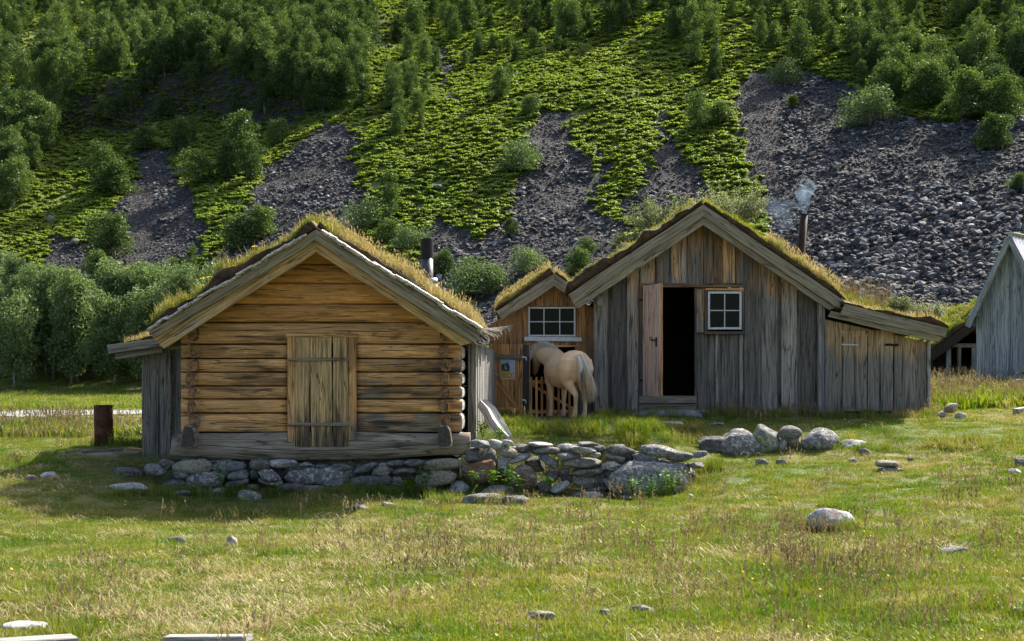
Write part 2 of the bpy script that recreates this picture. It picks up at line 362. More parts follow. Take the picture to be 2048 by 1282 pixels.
M = {}
GREYW = (.20, .205, .195)
M['log'] = mat_wood('log_wood', (.70, .38, .145), (.29, .24, .18), H-1.45, H+.25, bias=.02, amp=1.35, tonew=.6, dark=(.06, .04, .028), darkamt=.7, streak=.8, lum=.5, gr0=.66, patch=1)
M['loggab'] = mat_wood('gable_log_wood', (.64, .31, .095), (.30, .175, .085), H-.2, H+.4, bias=.2, amp=.7, tonew=.3, dark=(.09, .045, .02), darkamt=.5, streak=.6, gr0=.68, patch=1)
M['sill'] = mat_wood('sill_wood', (.42, .30, .19), (.33, .28, .215), H-1.6, H+.9, bias=-.05, amp=.7, darkamt=.4, gr0=.6, patch=.8)
M['barge'] = mat_wood('barge_wood', (.36, .30, .2), (.17, .185, .185), 0, 1, bias=-1.6, amp=.6, darkamt=.4, lum=.25)
M['barge2'] = mat_wood('lower_barge_wood', (.62, .40, .17), (.50, .43, .28), 0, 9, bias=.35, amp=.9, darkamt=.25, lum=.2)
M['shut'] = mat_wood('shutter_wood', (.60, .40, .18), (.14, .105, .07), H-1.1, H+.5, bias=.12, amp=.9, dark=(.03, .024, .018), darkamt=.95, tonew=.5, streak=1.3)
M['grey'] = mat_wood('weathered_boards', (.50, .29, .135), (.29, .262, .22), H+.55, H+3.2, bias=-.2, amp=1.25, tonew=.2, darkamt=.75, lum=.95, streak=1.1, dark=(.045, .04, .036))
M['greyd'] = mat_wood('dark_weathered_boards', (.24, .15, .08), (.11, .105, .095), H+.4, H+2.2, bias=-.1, amp=.8, darkamt=.5)
M['shed'] = mat_wood('shed_boards', (.46, .25, .105), (.22, .19, .16), H-.1, H+1.25, bias=.12, amp=1.0, darkamt=.55, tonew=.35)
M['lean'] = mat_wood('leanto_boards', (.52, .34, .18), (.265, .238, .195), H+.35, H+.95, bias=.0, amp=.7, darkamt=.35, lum=.3)
M['door_new'] = mat_wood('pale_new_wood', (.72, .50, .38), (.55, .42, .34), 0, 9, bias=.5, amp=.4, tonew=.3, darkamt=.08, lum=.12, bump=.12)
M['orange'] = mat_wood('orange_wood', (.72, .38, .14), (.55, .28, .12), 0, 9, bias=.45, amp=.6, tonew=.4, darkamt=.2, lum=.3, bump=.2)
M['annex'] = mat_wood('annex_wood', (.34, .27, .19), (.27, .25, .215), H-.5, H+2.6, bias=-.1, amp=.7, darkamt=.5)
M['barn'] = mat_wood('barn_boards', (.42, .42, .38), (.36, .39, .39), 0, 9, bias=-.2, amp=.6, darkamt=.15, lum=.3, bump=.2)
M['silver'] = mat_wood('sun_bleached_wood', (.5, .47, .42), (.42, .41, .39), 0, 9, bias=0, amp=.8, darkamt=.35, lum=.3)
M['white'] = mat_plain('white_paint', (.66, .68, .66), .6, var=.3, sc=30)
M['end'] = mat_end('log_end_grain', (.46, .23, .09), (.24, .12, .05))
M['endd'] = mat_end('dark_log_end_grain', (.11, .09, .08), (.05, .045, .04))
M['rock'] = mat_rock('grey_stone', (.14, .135, .125), (.25, .24, .22), lamt=.35)
M['rockp'] = mat_rock('pale_stone', (.36, .36, .355), (.52, .51, .49), lich=(.62, .62, .6), lamt=.4)
M['rockt'] = mat_rock('tan_stone', (.28, .24, .17), (.38, .34, .26), lamt=.25)
M['rockd'] = mat_rock('dark_stone', (.085, .083, .08), (.16, .155, .145), lamt=.25)
M['rocks'] = mat_rock('speckled_stone', (.16, .155, .15), (.26, .25, .24), lich=(.55, .55, .52), lamt=.8, sc=1.7)
M['rocky'] = mat_rock('lichen_stone', (.15, .15, .14), (.27, .26, .24), lich=(.5, .5, .46), lamt=.6, yel=.8, sc=1.4)
M['rockr'] = mat_rock('rusty_stone', (.17, .13, .10), (.26, .2, .15), lich=(.45, .40, .34), lamt=.5, brown=.8)
M['rockb'] = mat_rock('slate_blue_stone', (.15, .155, .16), (.26, .27, .28), lamt=.35)
M['rockw'] = mat_rock('white_boulder_stone', (.34, .35, .37), (.58, .58, .59), lich=(.72, .72, .7), lamt=.5, brown=.55)
M['iron'] = mat_plain('black_iron', (.02, .02, .02), .55, .6)
M['rust'] = mat_plain('rusty_iron', (.12, .045, .022), .8, .2, var=.7, sc=7, bump=.4)
M['pipe'] = mat_plain('grey_pipe_metal', (.12, .125, .13), .45, .7, var=.5, sc=6)
M['pipeb'] = mat_plain('sooted_pipe_metal', (.015, .014, .014), .6, .3)
M['zinc'] = mat_plain('zinc_metal', (.55, .57, .58), .35, .9, var=.3)
M['rustpipe'] = mat_plain('brown_pipe_metal', (.05, .022, .015), .7, .3, var=.6)
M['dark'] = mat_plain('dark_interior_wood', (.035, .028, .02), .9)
g = NG('window_glass'); g.principled((.012, .015, .009), .08).inputs['Specular IOR Level'].default_value = .12; M['glass'] = g.m  # opaque; dim interior and greenish slope reflection are put into the base colour
# birch bark
g = NG('birch_bark'); P = g.pos(); n = g.noise(g.mapping(P, (3, 3, 14)), 3, 4, .6); c = g.mix(g.ramp(n, [(.42, 0.0), (.55, 1.0)]), (.34, .28, .2), (.66, .63, .56)); c = g.mix(g.ramp(g.noise(P, 25, 3), [(.6, 0.0), (.66, 1.0)]), c, (.08, .05, .035)); g.principled(c, .7, g.bump(n, .5, .02)); M['bark'] = g.m
# turf: dry soil and roots on cut sides, moss and litter on top
g = NG('roof_turf'); P = g.pos(); ge = g.n('NewGeometry'); sx = g.n('SeparateXYZ'); g.l(ge.outputs['Normal'], sx.inputs[0])
n = g.noise(P, 7, 6, .7); n2 = g.noise(P, 1.6, 4, .6)
soil = g.mix(g.ramp(n, [(.35, 0.0), (.7, 1.0)]), (.035, .02, .012), (.16, .095, .045))
top = g.mix(g.ramp(n2, [(.35, 0.0), (.6, 1.0)]), (.20, .13, .055), (.09, .105, .03)); top = g.mix(.8, top, g.ramp(n, [(.3, .5), (.7, 1.2)]), 'MULTIPLY')
c = g.mix(g.ramp(g.math('ADD', sx.outputs[2], g.math('MULTIPLY', g.math('SUBTRACT', n, .5), .8)), [(.35, 0.0), (.75, 1.0)]), soil, top)
g.principled(c, .95, g.bump(n, 1.0, .06)); M['turf'] = g.m
# foliage
GR = [(0.0, (.06, .13, .012)), (.3, (.11, .18, .018)), (.55, (.17, .205, .03)), (.8, (.24, .225, .06)), (1.0, (.34, .28, .12))]
M['grass'] = mat_leaf('grass_blades', GR, .45, .55, .5, tonew=.5)
M['straw'] = mat_leaf('dry_straw', [(0.0, (.30, .25, .11)), (.6, (.42, .35, .19)), (1.0, (.50, .42, .27))], .3, .7)
M['seed'] = mat_leaf('seed_heads', [(0.0, (.09, .068, .035)), (.5, (.18, .14, .07)), (1.0, (.32, .26, .15))], .35, .6)
M['rgrassg'] = mat_leaf('roof_grass_green', [(0.0, (.11, .17, .02)), (.5, (.20, .21, .04)), (1.0, (.32, .27, .09))], .45, 1.2)
M['rgrassy'] = mat_leaf('roof_grass_gold', [(0.0, (.20, .19, .06)), (.5, (.33, .27, .12)), (1.0, (.44, .36, .2))], .45, 1.2)
M['fern'] = mat_leaf('fern_leaves', [(0.0, (.16, .225, .04)), (.5, (.21, .28, .05)), (1.0, (.27, .325, .075))], .55, .05, .5, tonew=.5)
M['birch'] = mat_leaf('birch_leaves', [(0.0, (.05, .088, .022)), (.5, (.082, .13, .032)), (1.0, (.13, .185, .048))], .38, .06, .7, tonew=.6)
M['birchl'] = mat_leaf('valley_birch_leaves', [(0.0, (.08, .125, .045)), (.5, (.125, .18, .066)), (1.0, (.18, .24, .095))], .38, .06, .7, tonew=.6)
M['willow'] = mat_leaf('willow_leaves', [(0.0, (.10, .14, .05)), (.5, (.19, .22, .10)), (1.0, (.34, .36, .22))], .4, .8, .5, tonew=.9)
M['leafy'] = mat_leaf('nettle_leaves', [(0.0, (.06, .15, .015)), (.5, (.11, .22, .02)), (1.0, (.19, .3, .04))], .4, .8, .5, tonew=.6)
M['yellow'] = mat_plain('yellow_petals', (.8, .58, .02), .6)
M['pale'] = mat_plain('white_petals', (.75, .74, .7), .6)
M['trunk'] = mat_plain('birch_trunk_bark', (.34, .32, .29), .8, var=.7, sc=3)
M['twig'] = mat_plain('grey_twig_bark', (.16, .13, .10), .85, var=.5, sc=9)
# ground and slope
g = NG('meadow_ground'); P = g.pos()
n1 = g.noise(P, .35, 5, .6); n2 = g.noise(P, 2.5, 5, .65); n3 = g.noise(P, 22, 4, .7)
c = g.ramp(g.math('MULTIPLY_ADD', n1, .6, g.math('MULTIPLY', n2, .45)), [(.34, (.05, .095, .013)), (.46, (.095, .135, .02)), (.56, (.16, .155, .04)), (.68, (.23, .18, .075)), (.8, (.27, .21, .12))])
c = g.mix(.85, c, g.ramp(n3, [(.3, .45), (.68, 1.25)]), 'MULTIPLY')
c = g.mix(g.attr('path'), c, g.mix(n3, (.20, .155, .11), (.36, .31, .25)))
g.principled(c, .95, g.bump(g.math('ADD', n3, n2), .8, .05)); M['ground'] = g.m
g = NG('mountain_ground'); P = g.pos(); sc = g.attr('scree')
n2 = g.noise(P, .45, 6, .65); n3 = g.noise(P, 3.5, 5, .7)
vo = g.n('TexVoronoi', feature='F1'); vo.inputs['Scale'].default_value = 2.6; g.l(P, vo.inputs['Vector'])
vd = g.ramp(vo.outputs['Distance'], [(.1, 1.1), (.65, .35)])
rk = g.mix(vo.outputs['Color'], (.022, .021, .023), (.06, .058, .061)); rk = g.mix(1.0, rk, vd, 'MULTIPLY')
gr = g.ramp(n2, [(.3, (.09, .15, .018)), (.5, (.14, .20, .028)), (.62, (.19, .22, .045)), (.75, (.19, .16, .06))]); gr = g.mix(.9, gr, g.ramp(n3, [(.3, .55), (.7, 1.25)]), 'MULTIPLY')
gg = g.n('NewGeometry'); sx = g.n('SeparateXYZ'); g.l(gg.outputs['True Normal'], sx.inputs[0])
steep = g.ramp(sx.outputs[2], [(.5, 1.0), (.66, 0.0)])
gr = g.mix(steep, gr, g.mix(n3, (.02, .02, .014), (.06, .06, .04)))
f = g.ramp(g.math('ADD', sc, g.math('MULTIPLY', g.math('SUBTRACT', n3, .5), .7)), [(.42, 0.0), (.58, 1.0)])
c = g.mix(f, gr, rk)
crag = g.noise(g.mapping(P, (.5, .5, 1.6)), 1.0, 6, .7, 1.5); c = g.mix(steep, c, g.mix(1.0, c, g.ramp(crag, [(.35, .35), (.65, 1.6)]), 'MULTIPLY')); n3 = g.math('ADD', n3, g.math('MULTIPLY', crag, g.math('MULTIPLY', steep, 3.0)))
hh = g.math('ADD', g.math('MULTIPLY', g.math('MULTIPLY', vd, f), .6), n3)
g.principled(c, .95, g.bump(hh, .9, .25)); M['mount'] = g.m
# ---------------------------------------------------------------- ground and mountain side as one tessellation, two sheets
rows = np.r_[np.linspace(-30, 4, 18)[:-1], np.linspace(4, 33, 250)[:-1], np.exp(np.linspace(math.log(33), math.log(80), 80))[:-1], np.linspace(80, 245, 240)[:-1], np.linspace(245, 420, 40)]
cols = np.r_[np.linspace(-1.15, -.45, 40)[:-1], np.linspace(-.45, .45, 300), np.linspace(.45, 1.15, 40)[1:]]
YY = np.repeat(rows[:, None], len(cols), 1); XX = cols[None]*(np.maximum(YY, 0)+4); ZZ = gz(XX, YY)
scm = scree_mask(XX, YY, ZZ).astype(float)
scm = (scm+np.roll(scm, 1, 0)+np.roll(scm, -1, 0)+np.roll(scm, 1, 1)+np.roll(scm, -1, 1))/5
ppx, ppy = pix(XX, np.maximum(YY, 1), ZZ)
path = np.zeros(XX.shape)
for cx, cy, rx, ry, a in [(190, 905, 75, 10, 1.0), (290, 903, 110, 8, .8), (60, 905, 80, 5, .5), (400, 1235, 150, 30, .8), (540, 1262, 120, 14, .8), (700, 1245, 90, 14, .4), (1130, 838, 60, 6, .9), (1420, 945, 60, 14, .35), (1920, 838, 60, 6, .5), (1450, 832, 150, 5, .5)]:
    d = ((ppx-cx)/rx)**2+((ppy-cy)/ry)**2; path = np.maximum(path, a*np.exp(-d))
path *= (YY > 5)
nr, nc = XX.shape; idx = np.arange(nr*nc).reshape(nr, nc)
q = np.stack([idx[:-1, :-1], idx[:-1, 1:], idx[1:, 1:], idx[1:, :-1]], -1).reshape(-1, 4)
tq = (slope_t(XX, YY)[:-1, :-1] > -6).ravel() & (YY[:-1, :-1].ravel() > 40)
Vt = np.stack([XX, YY, ZZ], -1).reshape(-1, 3)
def sheet(name, qs, mat, **at):
    u, inv = np.unique(qs.ravel(), return_inverse=True)
    o = link(name, npmesh(name, Vt[u], inv, np.full(len(qs), 4), True, {k: a.ravel()[u] for k, a in at.items()}), None, mat)
    tag(o, kind='structure'); return o
sheet('ground', q[~tq], M['ground'], path=path)
sheet('mountain_slope', q[tq], M['mount'], scree=scm)
# stream in the far meadow
sx_ = np.linspace(-33, -12, 70); sy = 58+1.2*np.sin(sx_*.35)+.9*np.sin(sx_*.9+1)-(sx_+33)*.12
wv = 1.5+1.2*vnoise(sx_*.8, sx_*0)+2.2*sstep(-26, -16, sx_)
V = np.concatenate([np.stack([sx_, sy-wv, gz(sx_, sy)*0+H-1.0], -1), np.stack([sx_, sy+wv, sx_*0+H-1.0], -1)])
zz_ = np.maximum(gz(V[:, 0], V[:, 1]), 0)+.03; V[:, 2] = zz_
n_ = len(sx_); qq = np.array([[i, i+1, n_+i+1, n_+i] for i in range(n_-1)])
g = NG('stream_water'); P = g.pos(); n = g.noise(g.mapping(P, (1, 2.5, 1)), 1.8, 4, .7); c = g.mix(g.ramp(n, [(.38, 0.0), (.55, 1.0)]), (.14, .16, .12), (.46, .48, .47)); g.principled(c, .35, g.bump(n, .6, .08)); M['stream'] = g.m
tag(link('stream', npmesh('stream', V, qq, np.full(len(qq), 4)), None, M['stream']), kind='structure')

CLEAR = [(1661, 1055, 75, 26), (1085, 1240, 50, 24), (1275, 1226, 50, 16), (466, 1090, 30, 14), (357, 1088, 34, 12), (1905, 1108, 50, 12), (1650, 940, 60, 14), (1775, 945, 60, 14), (52, 1260, 80, 16), (1744, 970, 40, 10)]
def clear_of_stones(X, Y):
    px, py = pix(X, Y, gz(X, Y)); m = np.ones(len(X), bool)
    for a, b, c, d in CLEAR: m &= ((px-a)/c)**2+((py-b-4)/d)**2 > 1
    return m
# ---------------------------------------------------------------- instanced ground cover (stuff nobody could count)
def blades_np(P, h, wd, az, lean, tone, kink=.0):
    """tapered bent blades; P (N,3) base, returns V, loops, counts, tone"""
    n = len(P); d = np.stack([np.cos(az), np.sin(az), 0*az], -1); s = np.stack([-np.sin(az+kink), np.cos(az+kink), 0*az], -1)
    up = np.array([0, 0, 1.0]); h = h[:, None]; wd = wd[:, None]; lean = lean[:, None]
    m = P+up*h*.55+d*h*lean*.3; t = P+up*h*(1-.25*lean)+d*h*lean
    V = np.stack([P-s*wd/2, P+s*wd/2, m-s*wd*.38, m+s*wd*.38, t], 1).reshape(-1, 3)
    b = np.arange(n)[:, None]*5
    L = np.concatenate([b+np.array([[0, 1, 3, 2, 2, 3, 4]])], 1).ravel(); C = np.tile([4, 3], n)
    return V, L, C, np.repeat(tone, 5)
def join_np(lst):
    Vs, Ls, Cs, Ts, off = [], [], [], [], 0
    for V, L, C, T in lst: Vs.append(V); Ls.append(L+off); Cs.append(C); Ts.append(T); off += len(V)
    return np.concatenate(Vs), np.concatenate(Ls), np.concatenate(Cs), np.concatenate(Ts)
def clump(n, rad, h0, h1, w0, lean=.6, flat=0):
    r = rad*np.sqrt(rng.random(n)); a = rng.random(n)*6.283
    P = np.stack([r*np.cos(a), r*np.sin(a), -0.01+0*r], -1)
    return blades_np(P, rng.uniform(h0, h1, n)*(1-.3*r/rad), w0*rng.uniform(.6, 1.3, n), rng.random(n)*6.283, rng.uniform(.1, lean, n), rng.random(n))
def seedstem(n, rad, h0, h1):
    out = []; r = rad*np.sqrt(rng.random(n)); a = rng.random(n)*6.283; P = np.stack([r*np.cos(a), r*np.sin(a), 0*r], -1)
    h = rng.uniform(h0, h1, n); az = rng.normal(2.6, .8, n); ln = rng.uniform(.1, .45, n)
    out.append(blades_np(P, h, np.full(n, .0045), az, ln, rng.random(n)))
    tip = P+np.stack([np.cos(az)*h*ln*.85, np.sin(az)*h*ln*.85, h*.8], -1)
    for k in range(5): out.append(blades_np(tip+rng.normal(0, .008, (n, 3))+np.array([0, 0, .02*k-.03]), rng.uniform(.035, .07, n), np.full(n, .012), rng.random(n)*6.28, rng.uniform(.2, .8, n), rng.random(n)))
    return join_np(out)
def strawflat(n, rad):
    r = rad*np.sqrt(rng.random(n)); a = rng.random(n)*6.283; P = np.stack([r*np.cos(a), r*np.sin(a), .01+.04*rng.random(n)], -1)
    L = rng.uniform(.12, .35, n)
    V, Lp, C, T = blades_np(P, L*.25, np.full(n, .006), rng.random(n)*6.28, rng.uniform(2.0, 4.0, n), rng.random(n))
    V[:, 2] = np.clip(V[:, 2], .0, .1); return V, Lp, C, T
def fernclump(n=13, rad=.55, hh=.5):
    out = []
    for i in range(n):
        a = i/n*6.283+rng.normal(0, .25); L = rad*rng.uniform(.7, 1.15); hg = hh*rng.uniform(.7, 1.2)
        d = np.array([math.cos(a), math.sin(a), 0]); s = np.array([-d[1], d[0], 0]); ts = [0, .35, .7, 1.0]; w = [.02, .13, .11, .01]; V = []
        for t, ww in zip(ts, w):
            c = d*L*t+np.array([0, 0, hg*(math.sin(t*2.3))*1.05]); V += [c-s*ww-np.array([0, 0, .04*t]), c+s*ww-np.array([0, 0, .04*t])]
        out.append((np.array(V), np.array([0, 1, 3, 2, 2, 3, 5, 4, 4, 5, 7, 6]), np.array([4, 4, 4]), np.full(8, rng.random())))
    return join_np(out)
def proto(name, dat, mat):
    V, L, C, T = dat; me = npmesh(name, V, L, C, False, {'tone': T}); me.materials.append(mat)
    return bpy.data.objects.new(name, me)
_pc = 0
def instancer(name, P, scale, protos, parent=None, rotz=None, tilt=None, idx=None, nonuni=None):
    global _pc; _pc += 1
    n = len(P); me = bpy.data.meshes.new(name); me.vertices.add(n); me.vertices.foreach_set('co', np.asarray(P, np.float32).ravel())
    rot = np.zeros((n, 3), np.float32); rot[:, 2] = rng.random(n)*6.283 if rotz is None else rotz
    if tilt is not None: rot[:, :2] = tilt
    a = me.attributes.new('rot', 'FLOAT_VECTOR', 'POINT'); a.data.foreach_set('vector', rot.ravel())
    sc = np.asarray(scale, np.float32); sc = np.repeat(sc[:, None], 3, 1) if sc.ndim == 1 else sc
    a = me.attributes.new('scl', 'FLOAT_VECTOR', 'POINT'); a.data.foreach_set('vector', sc.astype(np.float32).ravel())
    a = me.attributes.new('pick', 'INT', 'POINT'); a.data.foreach_set('value', (rng.integers(0, len(protos), n) if idx is None else idx).astype(np.int32))
    o = link(name, me, parent)
    coll = bpy.data.collections.new('patterns %d' % _pc)
    for k, p in enumerate(protos): p.name = 'pattern %02d' % k; coll.objects.link(p)
    ng = bpy.data.node_groups.new(name, 'GeometryNodeTree'); ng.interface.new_socket('Geometry', in_out='INPUT', socket_type='NodeSocketGeometry'); ng.interface.new_socket('Geometry', in_out='OUTPUT', socket_type='NodeSocketGeometry')
    N = ng.nodes.new; gi = N('NodeGroupInput'); go = N('NodeGroupOutput'); m2p = N('GeometryNodeMeshToPoints'); ip = N('GeometryNodeInstanceOnPoints'); ci = N('GeometryNodeCollectionInfo')
    ci.inputs['Collection'].default_value = coll; ci.inputs['Separate Children'].default_value = True; ci.inputs['Reset Children'].default_value = True
    ip.inputs['Pick Instance'].default_value = True
    def na(nm, ty): x = N('GeometryNodeInputNamedAttribute'); x.data_type = ty; x.inputs['Name'].default_value = nm; return next(s for s in x.outputs if s.enabled and s.name == 'Attribute')
    L = ng.links.new; L(gi.outputs[0], m2p.inputs[0]); L(m2p.outputs[0], ip.inputs['Points']); L(ci.outputs[0], ip.inputs['Instance'])
    L(na('pick', 'INT'), ip.inputs['Instance Index']); L(na('rot', 'FLOAT_VECTOR'), ip.inputs['Rotation']); L(na('scl', 'FLOAT_VECTOR'), ip.inputs['Scale'])
    L(ip.outputs[0], go.inputs[0]); md = o.modifiers.new('scatter', 'NODES'); md.node_group = ng
    return o
# building footprints kept free of grass: (x0,x1,y0,y1)
FOOT = [(-6.1, -.55, 23.95, 30), (-.3, 6.6, 29.0, 35), (.3, 1.3, 29.4, 34), (6.3, 8.6, 28.95, 34)]
def free(X, Y):
    m = np.ones(len(X), bool)
    for a, b, c, d in FOOT: m &= ~((X > a) & (X < b) & (Y > c) & (Y < d))
    return m
def scatter(n, Y0, Y1, power=1.0, marg=1.5):
    n = int(n*1.34)
    Y = Y0+(Y1-Y0)*rng.random(n)**power; X = (rng.random(n)-.5)*2*(.364*marg)*Y
    k = free(X, Y); return X[k], Y[k]
gp = [proto('g', clump(120, .2, .02, .062, .007), M['grass']) for _ in range(6)]+[proto('g', clump(80, .16, .045, .105, .007, .9), M['grass']) for _ in range(4)]
sp = [proto('s', strawflat(26, .25), M['straw']) for _ in range(5)]
hp = [proto('h', seedstem(11, .24, .14, .30), M['seed']) for _ in range(6)]
def P3(X, Y, dz=0.0): return np.stack([X, Y, gz(X, Y)+dz], -1)
X, Y = scatter(19000, 7.5, 32); pn = fbm(X/2.0, Y/2.0, 3, o=3)
px_, py_ = pix(X, Y, gz(X, Y))
bare = np.zeros(len(X))
for cx, cy, rx, ry, a in [(400, 1240, 170, 45, .6), (190, 905, 75, 9, .95), (290, 903, 110, 8, .8), (1130, 838, 60, 6, .9)]: bare = np.maximum(bare, a*np.exp(-((px_-cx)/rx)**2-((py_-cy)/ry)**2))
k = rng.random(len(X)) > bare; X, Y, pn = X[k], Y[k], pn[k]
idx_ = np.where(rng.random(len(X)) < sstep(.45, .7, pn)*.5, rng.integers(6, 10, len(X)), rng.integers(0, 6, len(X)))
tag(instancer('meadow_grass', P3(X, Y), rng.uniform(.7, 1.3, len(X)), gp, idx=idx_), 'short green and yellow meadow grass in front of the cabins', 'grass', kind='stuff')
X, Y = scatter(5200, 7.5, 27); px_, py_ = pix(X, Y, gz(X, Y)); pn = fbm(X/1.6, Y/1.6, 13, o=3)
dd = np.maximum(.9*np.exp(-((px_-430)/260)**2-((py_-1220)/70)**2), .55*np.exp(-((px_-800)/300)**2-((py_-1090)/70)**2)); dd = np.maximum(dd, .5*np.exp(-((px_-60)/150)**2-((py_-960)/60)**2))
k = rng.random(len(X)) < dd*1.1+sstep(.52, .7, pn)*.25; X, Y = X[k], Y[k]
tag(instancer('dry_straw', P3(X, Y), rng.uniform(.7, 1.3, len(X)), sp), 'dead pale straw lying flat in the meadow grass', 'straw', kind='stuff')
X, Y = scatter(9000, 8.5, 31); px_, py_ = pix(X, Y, gz(X, Y)); pn = fbm(X/1.8, Y/1.8, 23, o=3)
dd = np.maximum(.75*np.exp(-((px_-1750)/420)**2-((py_-1130)/110)**2), .5*np.exp(-((px_-1050)/330)**2-((py_-1090)/70)**2)); dd = np.maximum(dd, .5*np.exp(-((px_-230)/130)**2-((py_-1180)/40)**2))
dd = np.maximum(dd, .9*((py_ < 850) & (px_ > 1440) & (px_ < 1860))); dd = np.maximum(dd, .7*((py_ < 900) & (px_ < 280))); dd = np.maximum(dd, .6*np.exp(-((px_-1960)/160)**2-((py_-1020)/60)**2))
dd = np.where((py_ > 900) & (py_ < 1045) & (px_ < 720), dd*.15, dd)
k = rng.random(len(X)) < dd*.13*(.2+1.5*sstep(.4, .62, pn))+.012; k &= clear_of_stones(X, Y); X, Y = X[k], Y[k]
tag(instancer('seeding_grass', P3(X, Y), rng.uniform(.7, 1.25, len(X)), hp), 'thin brown grass stems with seed heads standing above the meadow', 'grass', kind='stuff')
dsp = [proto('h', seedstem(8, .25, .24, .42), M['seed']) for _ in range(5)]
X, Y = scatter(2600, 8.5, 24); px_, py_ = pix(X, Y, gz(X, Y)); pn = fbm(X/1.1, Y/1.1, 43, o=3)
dd = np.maximum(.9*np.exp(-((px_-1720)/380)**2-((py_-1160)/90)**2), .35*np.exp(-((px_-220)/90)**2-((py_-1190)/40)**2)); dd = np.maximum(dd, .3*np.exp(-((px_-1100)/200)**2-((py_-1150)/60)**2))
k = (rng.random(len(X)) < dd*sstep(.42, .6, pn)*.8) & clear_of_stones(X, Y); X, Y = X[k], Y[k]
tag(instancer('tall_seeding_grass', P3(X, Y), rng.uniform(.7, 1.1, len(X)), dsp), 'tall dark grass stems with feathery seed heads in the right foreground', 'grass', kind='stuff')
# taller green tufts along walls and stones
tp = [proto('t', clump(60, .14, .14, .34, .008, .7), M['grass']) for _ in range(5)]
pts = []
for (x0, x1, y0, y1, n) in [(1000, 1290, 846, 876, 90), (980, 1060, 838, 856, 70), (1380, 1720, 880, 902, 22), (1190, 1880, 826, 838, 190), (1240, 1400, 975, 1004, 30), (850, 1000, 985, 1010, 40), (230, 940, 986, 998, 90), (185, 300, 884, 894, 60), (1860, 2048, 770, 800, 130), (1240, 1400, 855, 868, 90), (1230, 1430, 866, 900, 50), (1370, 1440, 930, 990, 40), (1850, 2048, 880, 905, 50), (1500, 1800, 895, 905, 15), (1600, 1720, 1058, 1066, 20)]:
    pts.append(np.stack([rng.uniform(x0, x1, n), rng.uniform(y0, y1, n)], -1))
pts.append(np.stack([rng.uniform(0, 2048, 1500), 1000+280*rng.random(1500)**1.2], -1)); pts = np.concatenate(pts); pk = np.ones(len(pts), bool); nl = len(pts)-1500; pk[nl:] = fbm(pts[nl:, 0]/90, pts[nl:, 1]/22, 3, o=3) > .52; pts = pts[pk]; nl = int(pk[:nl].sum()); Q = hit(pts[:, 0], pts[:, 1], 8); Q[nl:, 2] -= .06; Q = Q[~np.isnan(Q[:, 0])]; Q = Q[free(Q[:, 0], Q[:, 1])]; 
tag(instancer('tall_grass_tufts', Q, rng.uniform(.5, 1.05, len(Q)), tp), 'taller green grass tufts growing against stones and cabin walls', 'grass', kind='stuff')
# far meadow
X, Y = scatter(15000, 30, 118, 1.4); k = slope_t(X, Y) < 6; X, Y = X[k], Y[k]
fp = [proto('f', clump(60, .5, .12, .32, .03, .6), M['grass']) for _ in range(4)]+[proto('f', seedstem(22, .5, .3, .5), M['seed']) for _ in range(2)]
idx_ = np.where((rng.random(len(X)) < .12) & (Y < 55), rng.integers(4, 6, len(X)), rng.integers(0, 4, len(X)))
far_sc = rng.uniform(.7, 1.4, len(X))*np.where((X < -5) & (Y > 36) & (Y < 64), .3, 1)
near_stream = (np.abs(Y-(58+1.2*np.sin(X*.35)+.9*np.sin(X*.9+1)-(X+33)*.12)) < 4.2) & (X < -12)
tag(instancer('far_meadow_grass', P3(X, Y)[~near_stream], far_sc[~near_stream], fp, idx=idx_[~near_stream]), 'yellow green meadow grass behind the cabins', 'grass', kind='stuff')
# yellow and pale flowers
def flower(n, rad, mat, h=.12):
    out = []; 
    for i in range(n):
        c = np.array([rng.uniform(-rad, rad), rng.uniform(-rad, rad), h*rng.uniform(.6, 1.2)]); k = 6; r = .013; tilt = rng.uniform(-.5, .5)
        V = [c]+[c+np.array([r*math.cos(q), r*math.sin(q)*.8-.003, r*math.sin(q)*.6+.004]) for q in np.linspace(0, 6.283, k, endpoint=False)]
        out.append((np.array(V), np.array([[0, 1+j, 1+(j+1) % k] for j in range(k)]).ravel(), np.full(k, 3), np.full(k+1, .5)))
    return join_np(out)
X, Y = scatter(330, 8.5, 27); px_, _ = pix(X, Y, gz(X, Y)); k = (px_ > 900) | (rng.random(len(X)) < .3); X, Y = X[k], Y[k]
tag(instancer('yellow_flowers', P3(X, Y, .02), rng.uniform(.7, 1.2, len(X)), [proto('y', flower(2, .1, 0), M['yellow']) for _ in range(3)]), 'small yellow buttercup flowers dotted through the grass', 'flowers', kind='stuff')

# ---------------------------------------------------------------- slope: ferns and scree blocks
Yr = rng.uniform(84, 285, 225000); Xr = (rng.random(225000)-.5)*2*.364*1.15*Yr; Zr = gz(Xr, Yr)
px_, py_ = pix(Xr, Yr, Zr); tt = slope_t(Xr, Yr); sc = scree_mask(Xr, Yr, Zr)
fa = (tt > 4) & ~sc
dens = .5+.6*sstep(.36, .6, fbm(Xr/7, Yr/3.2, 31, o=3))
dens *= np.where((py_ < 170) & (px_ < 750), .5, 1.0)
k = fa & (rng.random(len(Xr)) < dens*.85)
fpn = [proto('fe', fernclump(rng.integers(15, 20)), M['fern']) for _ in range(8)]
Pf = np.stack([Xr, Yr, Zr], -1)[k]
tag(instancer('fern_cover', Pf, rng.uniform(.35, .95, k.sum())[:, None]*np.array([[1.15, 1, .95]]), fpn), 'bright green bracken ferns covering the open mountainside', 'ferns', kind='stuff')
